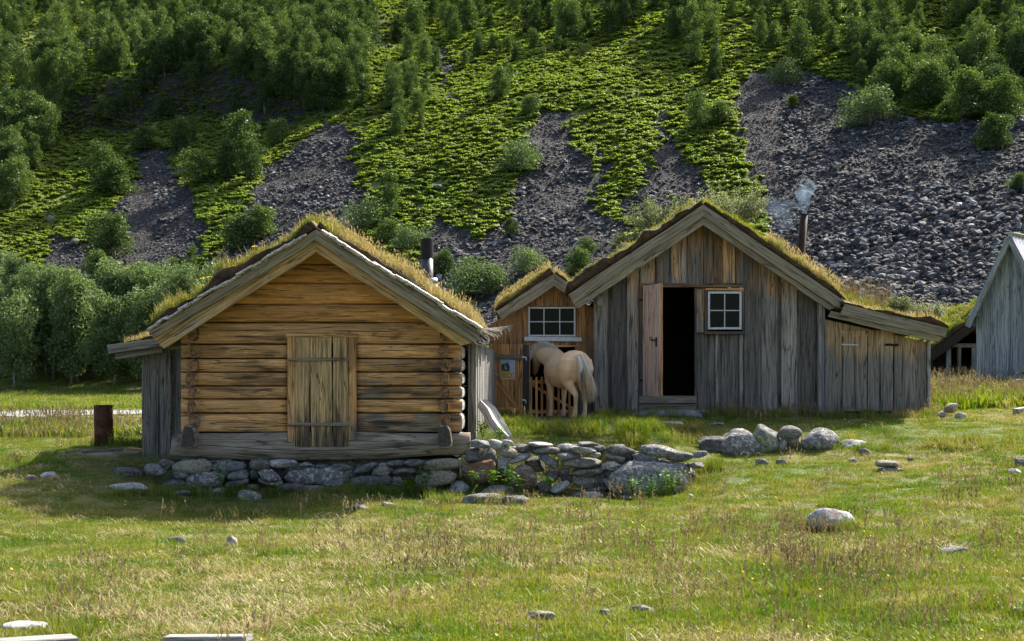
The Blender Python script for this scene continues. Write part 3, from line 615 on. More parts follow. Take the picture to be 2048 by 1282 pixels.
def ico(sub):
    import bmesh
    bm = bmesh.new(); bmesh.ops.create_icosphere(bm, subdivisions=sub, radius=1); V = np.array([v.co[:] for v in bm.verts]); Fc = np.array([[v.index for v in f.verts] for f in bm.faces]); bm.free(); return V/np.linalg.norm(V, axis=1)[:, None], Fc
ICO = {s: ico(s) for s in (1, 2, 3, 4)}
def rockshape(sub, seed, planes=9, rough=.05, lo=.62, hi=.95, boxy=0.0):
    r = np.random.default_rng(seed); D, Fc = ICO[sub]; n = r.normal(size=(planes, 3)); n /= np.linalg.norm(n, axis=1)[:, None]; d = r.uniform(lo, hi, planes)
    dot = D@n.T; rad = np.where(dot > .05, d/np.maximum(dot, .05), 9.0); rad = np.concatenate([rad, np.ones((len(D), 1))], 1)
    if boxy:
        bx = np.abs(D).max(1); rad = np.concatenate([rad, (1/bx*boxy)[:, None]], 1)
    k = 30.0; rr = -np.log(np.exp(-k*rad).sum(1))/k
    V = D*rr[:, None]; o = r.random(3)*50
    V *= (1+rough*2*(fbm(D[:, 0]*2.2+o[0], D[:, 1]*2.2+o[1], D[:, 2]*2.2+o[2], o=4)-.5))[:, None]
    return V/np.abs(V).max(0), Fc
def rockproto(seed, mat, sub=1):
    V, Fc = rockshape(sub, seed, 7, .12, .5, .9); V = V*np.array([1, .8, .6]); return proto('r', (V, Fc.ravel(), np.full(len(Fc), 3), np.zeros(len(V))), mat)
g = NG('scree_stone'); oi = g.n('ObjectInfo').outputs['Random']; P = g.pos(); n = g.noise(P, 3.0, 4, .7)
c = g.ramp(oi, [(0.0, (.035, .034, .035)), (.55, (.078, .076, .079)), (.85, (.13, .128, .13)), (.96, (.22, .22, .225)), (1.0, (.45, .45, .43))]); c = g.mix(.8, c, g.ramp(n, [(.3, .6), (.7, 1.25)]), 'MULTIPLY'); g.principled(c, .9); M['scree'] = g.m
rp = [rockproto(900+i, M['scree']) for i in range(12)]
Yr = rng.uniform(66, 240, 300000); Xr = (rng.random(len(Yr))-.5)*2*.364*1.12*Yr; Zr = gz(Xr, Yr)
sc = scree_mask(Xr, Yr, Zr); px_, py_ = pix(Xr, Yr, Zr)
k = sc & (slope_t(Xr, Yr) > -4); Xr, Yr, Zr, px_, py_ = Xr[k], Yr[k], Zr[k], px_[k], py_[k]
sz = .075+.42*rng.random(len(Xr))**4.5*(.25+1.5*fbm(Xr/5, Yr/5, 7, o=2)**2)
sz *= np.where((px_ > 1480), 1.0+.5*sstep(250, 500, py_), .9)
finez = (px_ > 1460) & (px_ < 1560-.0*py_) & (py_ < 420) | (px_ > 260) & (px_ < 310) & (py_ > 380)
sz = np.minimum(sz, .42)
sz = np.where(finez, np.minimum(sz, .11), sz)
tag(instancer('scree_blocks', np.stack([Xr, Yr, Zr+sz*.1], -1), sz[:, None]*np.array([[1.0, 1.0, 1.0]]), rp, tilt=rng.uniform(-.6, .6, (len(Xr), 2))), 'dark grey loose scree blocks lying on the mountainside', 'scree', kind='stuff')
print('scree', len(Xr), 'ferns', len(Pf))
# ================================================================ buildings
def X_(px, Y): return (px-1024)/F*Y
def Z_(py, Y): return H+(HZ-py)/F*Y
def turf_slab(name, ridge, eave, back, thick, parent, seed=0, over=.06, mat='turf'):
    """sod layer on one roof slope. ridge and eave: front end points of the roof boards; back: vector to the rear"""
    ridge, eave, back = Vector(ridge), Vector(eave), Vector(back); sl = eave-ridge; L = sl.length; D = back.length
    nrm = Vector(sl.cross(back)); nrm = nrm if nrm.z > 0 else -nrm; nrm.normalize()
    nu = max(6, int(L/.07)); nv = max(6, int(D/.12)); o = seed*7.7
    U, Vv = np.meshgrid(np.linspace(0, 1, nu), np.linspace(0, 1, nv), indexing='ij')
    R_ = np.array(ridge); Sl = np.array(sl); B = np.array(back); Nn = np.array(nrm); d1 = Sl/L; d2 = B/D
    ww = U*L; vv = Vv*D
    top = thick*(.78+1.9*(fbm(ww/.42+o, vv/.6, o, o=3)-.5)+.35*(vnoise(ww/.09+o, vv/.2, 3)-.5))
    edge = np.minimum(1, .85+.15*np.minimum(vv/.12, 1)); edge2 = np.sqrt(np.clip((L-ww)/.1, .12, 1)); top = np.maximum(top*edge*edge2, .02)
    fr = -(over*(.5+1.1*fbm(ww/.16+o, ww*0+2.2, 5, o=3)))*(Vv == 0)
    Pb = R_+U[..., None]*Sl+Vv[..., None]*B
    Pt = Pb+top[..., None]*Nn+fr[..., None]*d2
    if True:
        Pt[-1] += d1*(.05*(fbm(vv[-1]/.2, vv[-1]*0, o, o=3)))[:, None]
    # skirt rings
    V = [Pt.reshape(-1, 3), (Pb+.004*Nn).reshape(-1, 3)]
    n = nu*nv; id0 = np.arange(n).reshape(nu, nv); fc = []
    a = np.stack([id0[:-1, :-1], id0[1:, :-1], id0[1:, 1:], id0[:-1, 1:]], -1).reshape(-1, 4); fc.append(a); fc.append(a[:, ::-1]+n)
    for e in (id0[:, 0], id0[:, -1][::-1], id0[0, :][::-1], id0[-1, :]):
        fc.append(np.stack([e[:-1], e[:-1]+n, e[1:]+n, e[1:]], -1))
    V = np.concatenate(V); fc = np.concatenate(fc)
    org = Vector((0, 0, 0)); q_ = parent
    while q_ is not None: org += Vector(q_.location); q_ = q_.parent
    me = npmesh(name, V-np.array(org), fc, np.full(len(fc), 4), True, {'tone': np.full(len(V), .5)})
    o_ = link(name, me, parent, M[mat])
    return o_, Pt, np.array(org)
def roof_grass(name, Pt, org, n, h0, h1, wd, mat, parent, u0=0, u1=1, v0=0, v1=1, lean=(.2, .9), seeds=False):
    nu, nv = Pt.shape[:2]; u = (u0+(u1-u0)*rng.random(n))*(nu-1.001); v = (v0+(v1-v0)*rng.random(n)**1.5)*(nv-1.001)
    i = u.astype(int); j = v.astype(int); fu = (u-i)[:, None]; fv = (v-j)[:, None]
    P = (Pt[i, j]*(1-fu)+Pt[i+1, j]*fu)*(1-fv)+(Pt[i, j+1]*(1-fu)+Pt[i+1, j+1]*fu)*fv-org-np.array([0, 0, .01])
    cl = .15+2.0*fbm(u/4, v/4, 3.3, o=3)**1.5*1.2
    dat = [blades_np(P, rng.uniform(h0, h1, n)*cl, wd*rng.uniform(.6, 1.4, n), rng.random(n)*6.283, rng.uniform(lean[0], lean[1], n), rng.random(n))]
    if seeds:
        kk = rng.random(n) < .25; Q = P[kk]+np.array([0, 0, 1])*(rng.uniform(h1*.7, h1*1.15, kk.sum()))[:, None]+rng.normal(0, .01, (kk.sum(), 3))
        for _ in range(2): dat.append(blades_np(Q+rng.normal(0, .01, Q.shape), rng.uniform(.03, .06, len(Q)), np.full(len(Q), .012), rng.random(len(Q))*6.28, rng.uniform(.2, .8, len(Q)), rng.random(len(Q))))
    V, L, C, T = join_np(dat); o = link(name, npmesh(name, V, L, C, False, {'tone': T}), parent, M[mat]); o['kind'] = 'stuff'; return o
def deck(mb, r0, r1, e0, e1, th=.03):
    """flat roof deck quad with thickness, ridge r0->r1, eave e0->e1"""
    r0, r1, e0, e1 = map(Vector, (r0, r1, e0, e1)); n = (e0-r0).cross(r1-r0); n = n if n.z > 0 else -n; n.normalize(); n *= th
    mb.loft([[r0, r1, r1-n, r0-n], [e0, e1, e1-n, e0-n]], [0, (e0-r0).length], .4)
def rect_beam(mb, a, b, wd, th, nrm, **k): mb.beam(a, b, wd, th, nrm, **k)
def barge(mb, top, end, bot_top, bot_end, Y, th, tone=None, seg=10):
    """board with front face at Y given by four photo points: top edge apex/end, bottom edge apex/end"""
    a, b, c, d = [W(p[0], p[1], Y) for p in (top, end, bot_top, bot_end)]; rings = []; us = []; L = (b-a).length; ph = random.random()*9
    for j in range(seg+1):
        t = j/seg; p = a.lerp(b, t)+Vector((0, 0, .006*math.sin(ph+t*9)+random.uniform(-.003, .003))); q = c.lerp(d, t)+Vector((0, 0, .008*math.sin(ph*2+t*7)+random.uniform(-.004, .004)))
        e = Vector((0, .006, 0)); y = Vector((0, th, 0)); m = (p-q).normalized()*.006
        rings.append([p-m, q+m, q+e, q+y, p+y, p+e]); us.append(t*L)
    if a.x > b.x: rings = [r[::-1] for r in rings]
    mb.loft(rings, us, random.random() if tone is None else tone)

def gback(mb, x0, x1, zb, ze, xa, za, Y):
    a = [(x0, zb), (x1, zb), (x1, ze), (xa, za), (x0, ze)]
    mb.loft([[(x, Y, z) for x, z in a], [(x, Y+.05, z) for x, z in a]], [0, .05], .4)
# ---------------------------------------------------------------- 1. front log cabin
YC = 24.0
cabin = thing('log_cabin', (X_(640, YC), YC, H-1.15), 'sod-roofed cabin of honey-coloured hewn logs with shuttered hatch, nearest the camera', 'cabin')
seams = [500, 529, 566, 608, 645, 688, 717, 744, 772, 798, 826, 865]
def gline(py): # half width in px of the gable at a row
    return (py-470)*1.62
def hewn(mb, x0, x1, z0, z1, Yf, tone, dep=.14, seg=26, slant=None, wob=.012):
    rings = []; us = []; ph = random.random()*20
    for j in range(seg+1):
        t = j/seg; x = x0+(x1-x0)*t
        a = z0+wob*(fbm(x*1.3+ph, ph, o=3)-.5); b = z1+wob*(fbm(x*1.3+ph+9, ph, o=3)-.5)
        bul = .008+.005*math.sin(x*2+ph)+random.uniform(-.002, .002); h = b-a
        if slant: xo = slant*min(t, 1-t)  # unused
        pr = [(x, Yf+dep, a), (x, Yf+.035, a), (x, Yf+.008, a+h*.03), (x, Yf-bul*.75, a+h*.1), (x, Yf-bul, a+h*.45), (x, Yf-bul*.8, a+h*.88), (x, Yf+.008, b-h*.03), (x, Yf+.035, b), (x, Yf+dep, b)]
        rings.append(pr); us.append(t*abs(x1-x0))
    mb.loft(rings, us, tone)
mb = MB()
tones = {}
for i in range(len(seams)-1):
    a, b = seams[i], seams[i+1]; z1 = Z_(a, YC)-.010; z0 = Z_(b, YC)+.008
    if b <= 645:
        hw = gline(b)-2; x0, x1 = X_(632-hw, YC), X_(632+hw, YC)
        continue
    else: x0, x1 = X_(362, YC), X_(922, YC)
    # the hatch opening (575-712) is cut out of the logs between rows 688 and 865
    if a >= 680:
        hewn(mb, x0, X_(576, YC), z0, z1, YC, random.random(), seg=14); hewn(mb, X_(711, YC), x1, z0, z1, YC, random.random(), seg=14)
    else: hewn(mb, x0, x1, z0, z1, YC, random.random())
mb.build('wall', M['log'], cabin, smooth=True)
mb = MB()
for i in range(4):
    a, b = seams[i], seams[i+1]; hw0 = max(gline(a)-2, 4); hw1 = gline(b)+4; z1 = Z_(a, YC)-.004; z0 = Z_(b, YC)+.004
    # trapezoid gable log
    rings = []; us = []; seg = 20; ph = random.random()*9
    for j in range(seg+1):
        t = j/seg; xb = X_(632-hw1, YC)+(X_(632+hw1, YC)-X_(632-hw1, YC))*t; xt = X_(632-hw0, YC)+(X_(632+hw0, YC)-X_(632-hw0, YC))*t
        bul = .009+.005*math.sin(xb*2+ph); h = z1-z0; a_ = z0+.014*(fbm(xb*1.3+ph, ph, o=3)-.5); b_ = z1+.014*(fbm(xb*1.3+ph, ph+5, o=3)-.5)
        rings.append([(xb, YC+.14, a_), (xb, YC+.03, a_), (xb+(xt-xb)*.08, YC+.006, a_+h*.07), (xb+(xt-xb)*.4, YC-bul, a_+h*.4), (xb+(xt-xb)*.75, YC-bul*.8, a_+h*.75), (xb+(xt-xb)*.93, YC+.006, b_-h*.07), (xt, YC+.03, b_), (xt, YC+.14, b_)]); us.append((X_(632+hw1, YC)-X_(632-hw1, YC))*t)
    mb.loft(rings, us, [.2, .45, .8, .5][i])
mb.build('gable', M['loggab'], cabin, smooth=True)
# sill log, hanging low in the middle, with sawn ends
mb = MB(); rings = []; us = []
for j in range(31):
    t = j/30; px = 338+(940-338)*t; bot = 913+8*math.sin(math.pi*min(1, t*1.15))-10*max(0, t-.75)*4*.35; topz = 865+2*math.sin(t*9)
    if j == 0: topz = 872
    x = X_(px+ (7 if j == 0 else 0), YC); z1 = Z_(topz, YC); z0 = Z_(bot, YC); h = z1-z0
    rings.append([(X_(px, YC) if k < 3 else x, y, z) for k, (y, z) in enumerate([(YC+.25, z0), (YC+.0, z0), (YC-.045, z0+h*.1), (YC-.075, z0+h*.4), (YC-.06, z0+h*.8), (YC-.02, z1), (YC+.25, z1)])]); us.append(t*5.1)
mb.loft(rings, us, .5); mb.build('sill_log', M['sill'], cabin, smooth=True)
# a narrow drying crack runs the length of the sill: real groove strip
mb = MB(); pr = None
for j in range(40):
    t = j/39; px = 366+(925-366)*t; py = 890+ (11*math.sin(min(1, max(0, (t-.1)/.75))*math.pi))*(1 if t < .9 else .6); p = W(px, py, YC-.0775)
    if pr is not None: mb.beam(pr, p, .008, .006, (0, -1, 0), seg=1, jit=.001, tone=.1)
    pr = p
mb.build('sill_crack', M['dark'], cabin)
mb = MB()
for i in range(4, len(seams)-1):
    for xa, xb in ((408, 566), (722, 876)) if i > 4 else ((420, 620), (640, 850)):
        for _ in range(random.choice((1, 1, 2))):
            yc = seams[i]+(seams[i+1]-seams[i])*random.uniform(.3, .72); a = random.uniform(xa, xa+(xb-xa)*.5); b = random.uniform(a+25, xb); n = int((b-a)/9)+2; sl_ = random.uniform(-.03, .03); prev = None
            for j in range(n):
                t = j/(n-1); q = W(a+(b-a)*t, yc+sl_*(b-a)*t+random.uniform(-.6, .6), YC-.0165)
                if prev is not None: mb.beam(prev, q, .0075*(1-abs(2*t-1)**3)+.002, .006, (0, -1, 0), seg=1, jit=.0008, ch=.001, tone=.1)
                prev = q
mb.build('drying_cracks', M['dark'], cabin)['kind'] = 'stuff'
# crossing log ends at both corners
for cx in (388, 890):
    mb = MB(); ys = [688, 717, 744, 772, 798, 826, 856]; 
    mb.beam(W(cx, 667, YC-.03), W(cx, 667, YC+.3)+Vector((0, 0, 0)), .2, .26, (0, 0, 1), seg=3, rnd=True, jit=.008, endm=1)
    for k in range(6):
        cy = (ys[k]+ys[k+1])/2; hh = (ys[k+1]-ys[k])/F*YC; off = random.uniform(-3, 3)
        p = W(cx+off, cy, YC); mb.beam(p+Vector((0, -.12+random.uniform(-.04, .03), 0)), p+Vector((0, .2, 0)), .15+random.uniform(-.02, .03), hh*.93, (0, 0, 1), seg=4, rnd=True, jit=.012, endm=1, wd1=.2)
    mb.build('corner_joint', None, cabin, mats=[M['log'], M['end']], smooth=False)
    mb = MB(); c = W(cx-4 if cx < 600 else cx, 872, YC); rings = []
    for y, s in ((-.27, .86), (-.255, .98), (-.1, 1.0), (.15, 1.02)):
        rings.append([c+Vector((sx*s, y, sz*s+(.0)))*1 for sx, sz in ((-.075, .19), (.055, .19), (.1, .12), (.135, -.1), (.12, -.17), (.06, -.2), (-.07, -.2), (-.135, -.16), (-.14, -.1), (-.105, .1))][::-1])
    mb.loft(rings, [0, .02, .2, .5], .2, endm=1); mb.build('corner_foot_log', None, cabin, mats=[M['sill'], M['endd']])
# side walls of stacked logs and back, hollow
mb = MB()
zs = [Z_(p, YC) for p in [915, 865, 826, 798, 772, 744, 717, 688, 660, 640]]
for k in range(len(zs)-1):
    zc = (zs[k]+zs[k+1])/2; hh = abs(zs[k+1]-zs[k])
    for x, nx in ((X_(924, YC), 1), (X_(366, YC), -1)):
        mb.beam((x-.09*nx, YC+.02, zc), (x-.09*nx+ (.06 if nx > 0 else 0), YC+4.6, zc), hh*.95, .2, (nx, 0, 0), rnd=True, jit=.01, seg=10)
    mb.beam((X_(366, YC), YC+4.6, zc), (X_(924, YC), YC+4.6, zc), hh*.99, .2, (0, 1, 0), seg=4)
mb.build('side_wall', M['silver'], cabin)
mb = MB(); mb.beam(W(642, 905, YC+.18), W(642, 640, YC+.18), X_(921, YC)-X_(363, YC), .03, (0, -1, 0), seg=2, jit=0); mb.loft([[(X_(395, YC), YC+.17, Z_(645, YC)), (X_(870, YC), YC+.17, Z_(645, YC)), (X_(632, YC), YC+.17, Z_(490, YC))], [(X_(395, YC), YC+.2, Z_(645, YC)), (X_(870, YC), YC+.2, Z_(645, YC)), (X_(632, YC), YC+.2, Z_(490, YC))]], [0, .03], .3)
mb.build('light_leak_backing', M['dark'], cabin)  # dark backing added to stop light leaking through the log gaps
# roof: decks, boards, sod
AP = (632, 458); YR = 23.38; DR = 5.6
r0 = W(632, 462, YR+.03); eL = W(298, 666, YR+.03); eR = W(962, 665, YR+.03); bk = Vector((.12, DR, 0))
mb = MB(); deck(mb, r0, r0+bk, eL, eL+bk); deck(mb, r0, r0+bk, eR, eR+bk); roof = mb.build('roof', M['greyd'], cabin)
def wl(p, parent): return p
mb = MB(); barge(mb, (632, 459), (298, 662), (632, 482), (307, 677), YR, .045, .3); mb.build('barge_board', M['barge'], cabin)
mb = MB(); barge(mb, (632, 459), (962, 664), (632, 482), (948, 688), YR, .045, .6); mb.build('barge_board', M['barge'], cabin)
mb = MB(); barge(mb, (632, 480), (306, 675), (632, 504), (328, 697), YR+.10, .05, .4); mb.build('lower_barge_board', M['barge2'], cabin)
mb = MB(); barge(mb, (632, 480), (944, 686), (632, 504), (922, 690), YR+.10, .05, .7); mb.build('lower_barge_board', M['barge2'], cabin)
# birch bark curling out under the sod
def bark_edge(r, e, back, parent, curl=.07, thick=.05, n=46, drop=0.03, part='birch_bark'):
    mb = MB(); r = Vector(r); e = Vector(e); d = (e-r); L = d.length; d.normalize()
    nrm = Vector((-d.z, 0, d.x)); nrm = nrm if nrm.z > 0 else -nrm; t = 0
    while t < L-.05:
        w_ = random.uniform(.1, .34); a = r+d*t; b = r+d*min(L, t+w_+.04); out = random.uniform(.08, .16); up = random.uniform(.02, .06); rings = []; m = 7
        for p in (a, a.lerp(b, .5)+nrm*random.uniform(-.012, .012), b):
            o_ = out*random.uniform(.8, 1.15)
            ring = [p+nrm*(up+.012)+Vector((0, .25, 0)), p+nrm*(up+.02)+Vector((0, -o_*.6, 0)), p+nrm*(up+.005)+Vector((0, -o_, 0)), p+nrm*(up-curl*.35)+Vector((0, -o_*1.05, 0)), p+nrm*(up-curl*.7)+Vector((0, -o_*.7, 0)), p+nrm*(up-.008)+Vector((0, -o_*.45, 0)), p+nrm*(up-.002)+Vector((0, .25, 0))]
            rings.append(ring)
        mb.loft(rings, [0, w_/2, w_], random.random()); t += w_*random.uniform(.75, 1.0)
    mb.build(part, M['bark'], parent)
bark_edge(r0+Vector((.1, -.02, -.03)), eR+Vector((0, -.02, .02)), bk, cabin)
bark_edge(r0+(eL-r0)*.05+Vector((0, 0, .0)), eL+Vector((0, 0, .02)), bk, cabin, curl=.05)
tL, PtL, og = turf_slab('turf', r0+Vector((0, .03, .05)), eL+Vector((0, .03, .05)), bk, .17, cabin, 1, over=.07)
tR, PtR, og = turf_slab('turf', r0+Vector((0, .06, .07)), eR+Vector((-.12, .06, .08)), bk, .12, cabin, 2, over=.03)
roof_grass('grass', PtL, og, 13000, .06, .22, .008, 'rgrassg', cabin, v0=.015, lean=(.2, .8)); roof_grass('grass', PtR, og, 15000, .06, .17, .007, 'rgrassy', cabin, v0=.02, lean=(.2, .7), seeds=True)
roof_grass('grass', PtL, og, 900, .08, .2, .008, 'rgrassg', cabin, 0, .13, .01, .3); roof_grass('grass', PtR, og, 500, .08, .2, .008, 'rgrassg', cabin, 0, .1, .01, .3)
fl = [(405, 552), (412, 551), (431, 541), (438, 539), (443, 541), (462, 527), (470, 526), (476, 525), (497, 507), (512, 488), (418, 549), (455, 530)]
dat = []
for (x, y) in fl: d = flower(3, .035, 0, .0); dat.append((d[0]*1.7+np.array(W(x, y+5, 23.7)-Vector(cabin.location)), d[1], d[2], d[3]))
d = join_np(dat); o = link('flowers', npmesh('flowers', d[0], d[1], d[2], False, {'tone': d[3]}), cabin, M['yellow']); o['kind'] = 'stuff'
roof_grass('grass', PtL, og, 700, .18, .32, .007, 'rgrassy', cabin, v0=.01, v1=.5, lean=(.2, .6)); roof_grass('grass', PtR, og, 900, .16, .30, .007, 'rgrassy', cabin, v0=.01, v1=.5, lean=(.2, .6), seeds=True)
# hatch: frame, three planks, two battens
mb = MB()
mb.beam(W(583, 673, YC-.05), W(583, 884, YC-.05), .135, .05, tone=.6); mb.beam(W(705, 672, YC-.05), W(705, 880, YC-.05), .135, .05, tone=.7); mb.beam(W(572, 671, YC-.055), W(716, 671, YC-.055), .06, .06, tone=.7)
fr = mb.build('hatch_frame', M['log'], cabin)
hatch = MB(); xs = [591, 621.5, 666, 697]
for a, b, tn in ((591, 620.2, .5), (622.4, 664.6, .7), (667, 697, .45)): hatch.vboard(X_(a, YC), X_(b, YC), Z_(893, YC), Z_(675, YC), Z_(675, YC), YC-.085, .04, tone=tn, jit=.006)
hatch = hatch.build('hatch', M['shut'], cabin)
for py in (719, 849):
    mb = MB(); mb.beam(W(576, py, YC-.105), W(697, py-1, YC-.105), .05 if py < 800 else .06, .035, tone=.2); mb.build('batten', M['sill'], hatch)
# left lean-to of the cabin
YL = 24.9
mb = MB()
for a, b, t in ((284, 317, .1), (318.5, 341, .35), (343, 360, .3)): mb.vboard(X_(a, YL), X_(b, YL), H-1.35, Z_(700, YL), Z_(694, YL), YL+(0 if a < 340 else .1), .04, tone=t, jit=.008)
mb.beam((X_(286, YL), YL+.05, Z_(800, YL)), (X_(286, YL), YL+2.6, Z_(800, YL)), 1.75, .04, (-1, 0, 0), tone=.3)
mb.build('lean_to_wall', M['annex'], cabin)
mb = MB(); a0, b0 = W(216, 699, YL-.3), W(322, 684, YL-.3)
mb.beam(a0, b0, .15, .05, tone=.7); mb.beam(a0+Vector((.1, .12, -.13)), b0+Vector((0, .12, -.13)), .1, .08, tone=.2)
mb.beam(W(262, 712, YL-.1), W(262, 712, YL+2.3), .1, .12, (0, 0, 1), tone=.2)
deck(mb, b0+Vector((.3, .03, .09)), b0+Vector((.3, 2.9, .09)), a0+Vector((0, .03, .05)), a0+Vector((0, 2.9, .05)), .03)
mb.build('lean_to_roof', M['annex'], cabin)
t_, Pt_, og_ = turf_slab('turf', b0+Vector((.1, .1, .1)), a0+Vector((.28, .1, .08)), (0, 2.6, 0), .09, cabin, 5); roof_grass('grass', Pt_, og_, 2600, .05, .2, .008, 'rgrassy', cabin)
# right annex of grooved boards turned slightly to the sun, and its bark roof
mb = MB(); p0 = Vector((X_(951, 25.0), 25.0, 0)); p1 = Vector((X_(985, 29.0), 29.0, 0)); dd_ = (p1-p0); LL = dd_.length; dd_.normalize(); nn_ = Vector((dd_.y, -dd_.x, 0))
k = 0; t = 0
while t < LL:
    a = p0+dd_*(t+.1); mb.beam((a.x+nn_.x*(.02*(k % 2)), a.y, H-1.1), (a.x+nn_.x*(.02*(k % 2)), a.y, Z_(686, 25.0)-.02), .2, .03, tuple(nn_), tone=random.random()); t += .17; k += 1
mb.build('annex_side_wall', M['silver'], cabin)
mb = MB(); mb.vboard(X_(936, 25), X_(944, 25), H-1.1, Z_(686, 25), Z_(686, 25), 24.99, .03, .3); mb.vboard(X_(943, 25), X_(951, 25), H-1.1, Z_(686, 25), Z_(686, 25), 24.97, .03, .7); mb.build('annex_front_wall', M['annex'], cabin)
mb = MB(); q0 = W(945, 667, 24.6); q1 = W(985, 664, 28.8); s0 = W(962, 690, 24.6); s1 = W(1016, 658, 28.8)
for t in np.linspace(0, 1, 15): 
    a = q0.lerp(q1, t)+Vector((0, 0, .05)); b = s0.lerp(s1, t)+Vector((random.uniform(-.05, .05), 0, .03)); mb.beam(a, b, .3, .03, (0, 0, 1), tone=random.random(), jit=.01)
mb.build('annex_roof', M['annex'], cabin)
mb = MB()
for t in np.linspace(0, 1, 26):
    a = q0.lerp(q1, t)+Vector((0, 0, .085)); b = s0.lerp(s1, t)+Vector((random.uniform(.0, .12), 0, .07+random.uniform(-.02, .03))); c = b+Vector((.03, 0, -.07)); w_ = random.uniform(.14, .24); y = Vector((0, w_/2, 0))
    mb.loft([[a-y, a+y, a+y-Vector((0, 0, .012)), a-y-Vector((0, 0, .012))], [b-y, b+y, b+y-Vector((0, 0, .014)), b-y-Vector((0, 0, .014))], [c-y, c+y, c+y-Vector((.016, 0, 0)), c-y-Vector((.016, 0, 0))]], [0, .2, .3], random.random())
mb.build('birch_bark', M['bark'], cabin)
# stovepipe through the roof
ch = MB(); c = W(855, 575, 25.0); top = W(854, 478, 25.0)
ch.tube([c-Vector((0, 0, .4)), c.lerp(top, .62)], .105, 20); chim = ch.build('chimney_pipe', M['pipe'], cabin, smooth=True)
def child_of(o, par):
    o.parent = par; return o
mb = MB(); mb.tube([c.lerp(top, .60), top], .113, 20, .2); mb.tube([top+Vector((0, 0, .0)), top+Vector((0, 0, .006))], .09, 20, .1); mb.build('soot_cap', M['pipeb'], chim)
mb = MB(); c2 = W(862, 560, 24.9); mb.tube([c2-Vector((0, 0, .25)), c2-Vector((0, 0, .05))], .12, 20); mb.tube([c2-Vector((0, 0, .05)), c2+Vector((0, 0, .03))], [.14, .11], 20); mb.build('flue_collar', M['zinc'], chim, smooth=True)

# ---------------------------------------------------------------- 2. big board hut
YH = 29.0
hut = thing('board_hut', (X_(1420, YH), YH, H-.62), 'large sod-roofed hut of grey weathered vertical boards with open doorway and small window', 'hut')
def gab(px, apx, apy, s): return apy+abs(px-apx)*s
mb = MB()
def hutboard(a, b, top=None, bot=823, y=YH, **k):
    zl = Z_(gab(a, 1407, 440, .675), YH); zr = Z_(gab(b, 1407, 440, .675), YH)
    if top is not None: zl = min(zl, Z_(top, YH)); zr = min(zr, Z_(top, YH))
    mb.vboard(X_(a, YH), X_(b, YH), Z_(bot, YH), zl, zr, y, .026, **k)
# underlying layer then overlaid boards; openings: door 1287-1390 x 576-792, window 1414-1486 x 580-662
for a in range(1187, 1279, 23): hutboard(a, min(a+22.4, 1279), y=YH+.05)
for a, b in ((1189, 1215), (1222, 1250), (1254, 1277)): hutboard(a, b, y=YH-.0)
for a in np.arange(1392, 1412, 10.5): hutboard(a, a+10, top=575, y=YH+.05)
for a in np.arange(1279, 1488, 23.2): hutboard(a, min(a+22.6, 1488), y=YH+.05, bot=572)
for a, b in ((1281, 1309), (1313, 1338), (1342, 1372), (1376, 1406.5), (1407.5, 1442), (1447, 1470), (1474, 1487)): hutboard(a, b, y=YH-.002, bot=random.uniform(566, 569))
for a in np.arange(1392, 1488, 19.2): hutboard(a, a+18.8, top=669, y=YH+.05)
for a, b in ((1392, 1416), (1431, 1437), (1443, 1475), (1479, 1486)): hutboard(a, b, top=668, y=YH-.0, bot=823)
hutboard(1392, 1412, top=578, bot=665, y=YH-.001)
for a in np.arange(1488, 1652, 20.6): hutboard(a, min(a+20, 1652), y=YH+.05, bot=825)
for a, b in ((1489, 1517), (1523, 1555), (1563, 1594), (1602, 1631), (1635, 1650)): hutboard(a, b, y=YH-.004, bot=826)
wall = mb.build('wall', M['grey'], hut)
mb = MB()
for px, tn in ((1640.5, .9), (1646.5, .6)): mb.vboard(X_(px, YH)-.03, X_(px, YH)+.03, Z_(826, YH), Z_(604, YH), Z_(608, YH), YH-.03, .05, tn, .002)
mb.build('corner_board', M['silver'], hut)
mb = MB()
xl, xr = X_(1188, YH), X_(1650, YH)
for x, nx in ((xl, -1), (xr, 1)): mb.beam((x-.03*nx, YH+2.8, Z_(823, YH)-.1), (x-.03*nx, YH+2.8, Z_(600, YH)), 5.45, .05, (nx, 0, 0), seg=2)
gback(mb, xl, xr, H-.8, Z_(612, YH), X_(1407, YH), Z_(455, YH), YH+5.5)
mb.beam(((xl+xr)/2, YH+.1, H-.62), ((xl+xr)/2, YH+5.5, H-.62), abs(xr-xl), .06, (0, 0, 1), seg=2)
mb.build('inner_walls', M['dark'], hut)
YB = YH-.42
r0 = W(1407, 411, YB+.03); eL = W(1137, 590, YB+.03); eR = W(1688, 603, YB+.03); bk = Vector((0, 6.0, 0))
mb = MB(); deck(mb, r0, r0+bk, eL, eL+bk); deck(mb, r0, r0+bk, eR, eR+bk); mb.build('roof', M['greyd'], hut)
mb = MB(); barge(mb, (1407, 409), (1137, 588), (1407, 433), (1148, 606), YB, .045, .4); mb.build('barge_board', M['barge'], hut)
mb = MB(); barge(mb, (1407, 409), (1688, 601), (1407, 433), (1676, 618), YB, .045, .6); mb.build('barge_board', M['barge'], hut)
mb = MB(); barge(mb, (1407, 431), (1143, 604), (1407, 450), (1156, 618), YB+.06, .05, .6); mb.build('lower_barge_board', M['barge'], hut)
mb = MB(); barge(mb, (1407, 431), (1676, 612), (1407, 450), (1659, 620), YB+.06, .05, .3); mb.build('lower_barge_board', M['barge'], hut)
mb = MB(); mb.beam(W(1200, 601, YH-.2), W(1200, 601, YH+.2), .11, .2, (0, 0, 1), tone=.6); mb.build('purlin_end', M['grey'], hut)
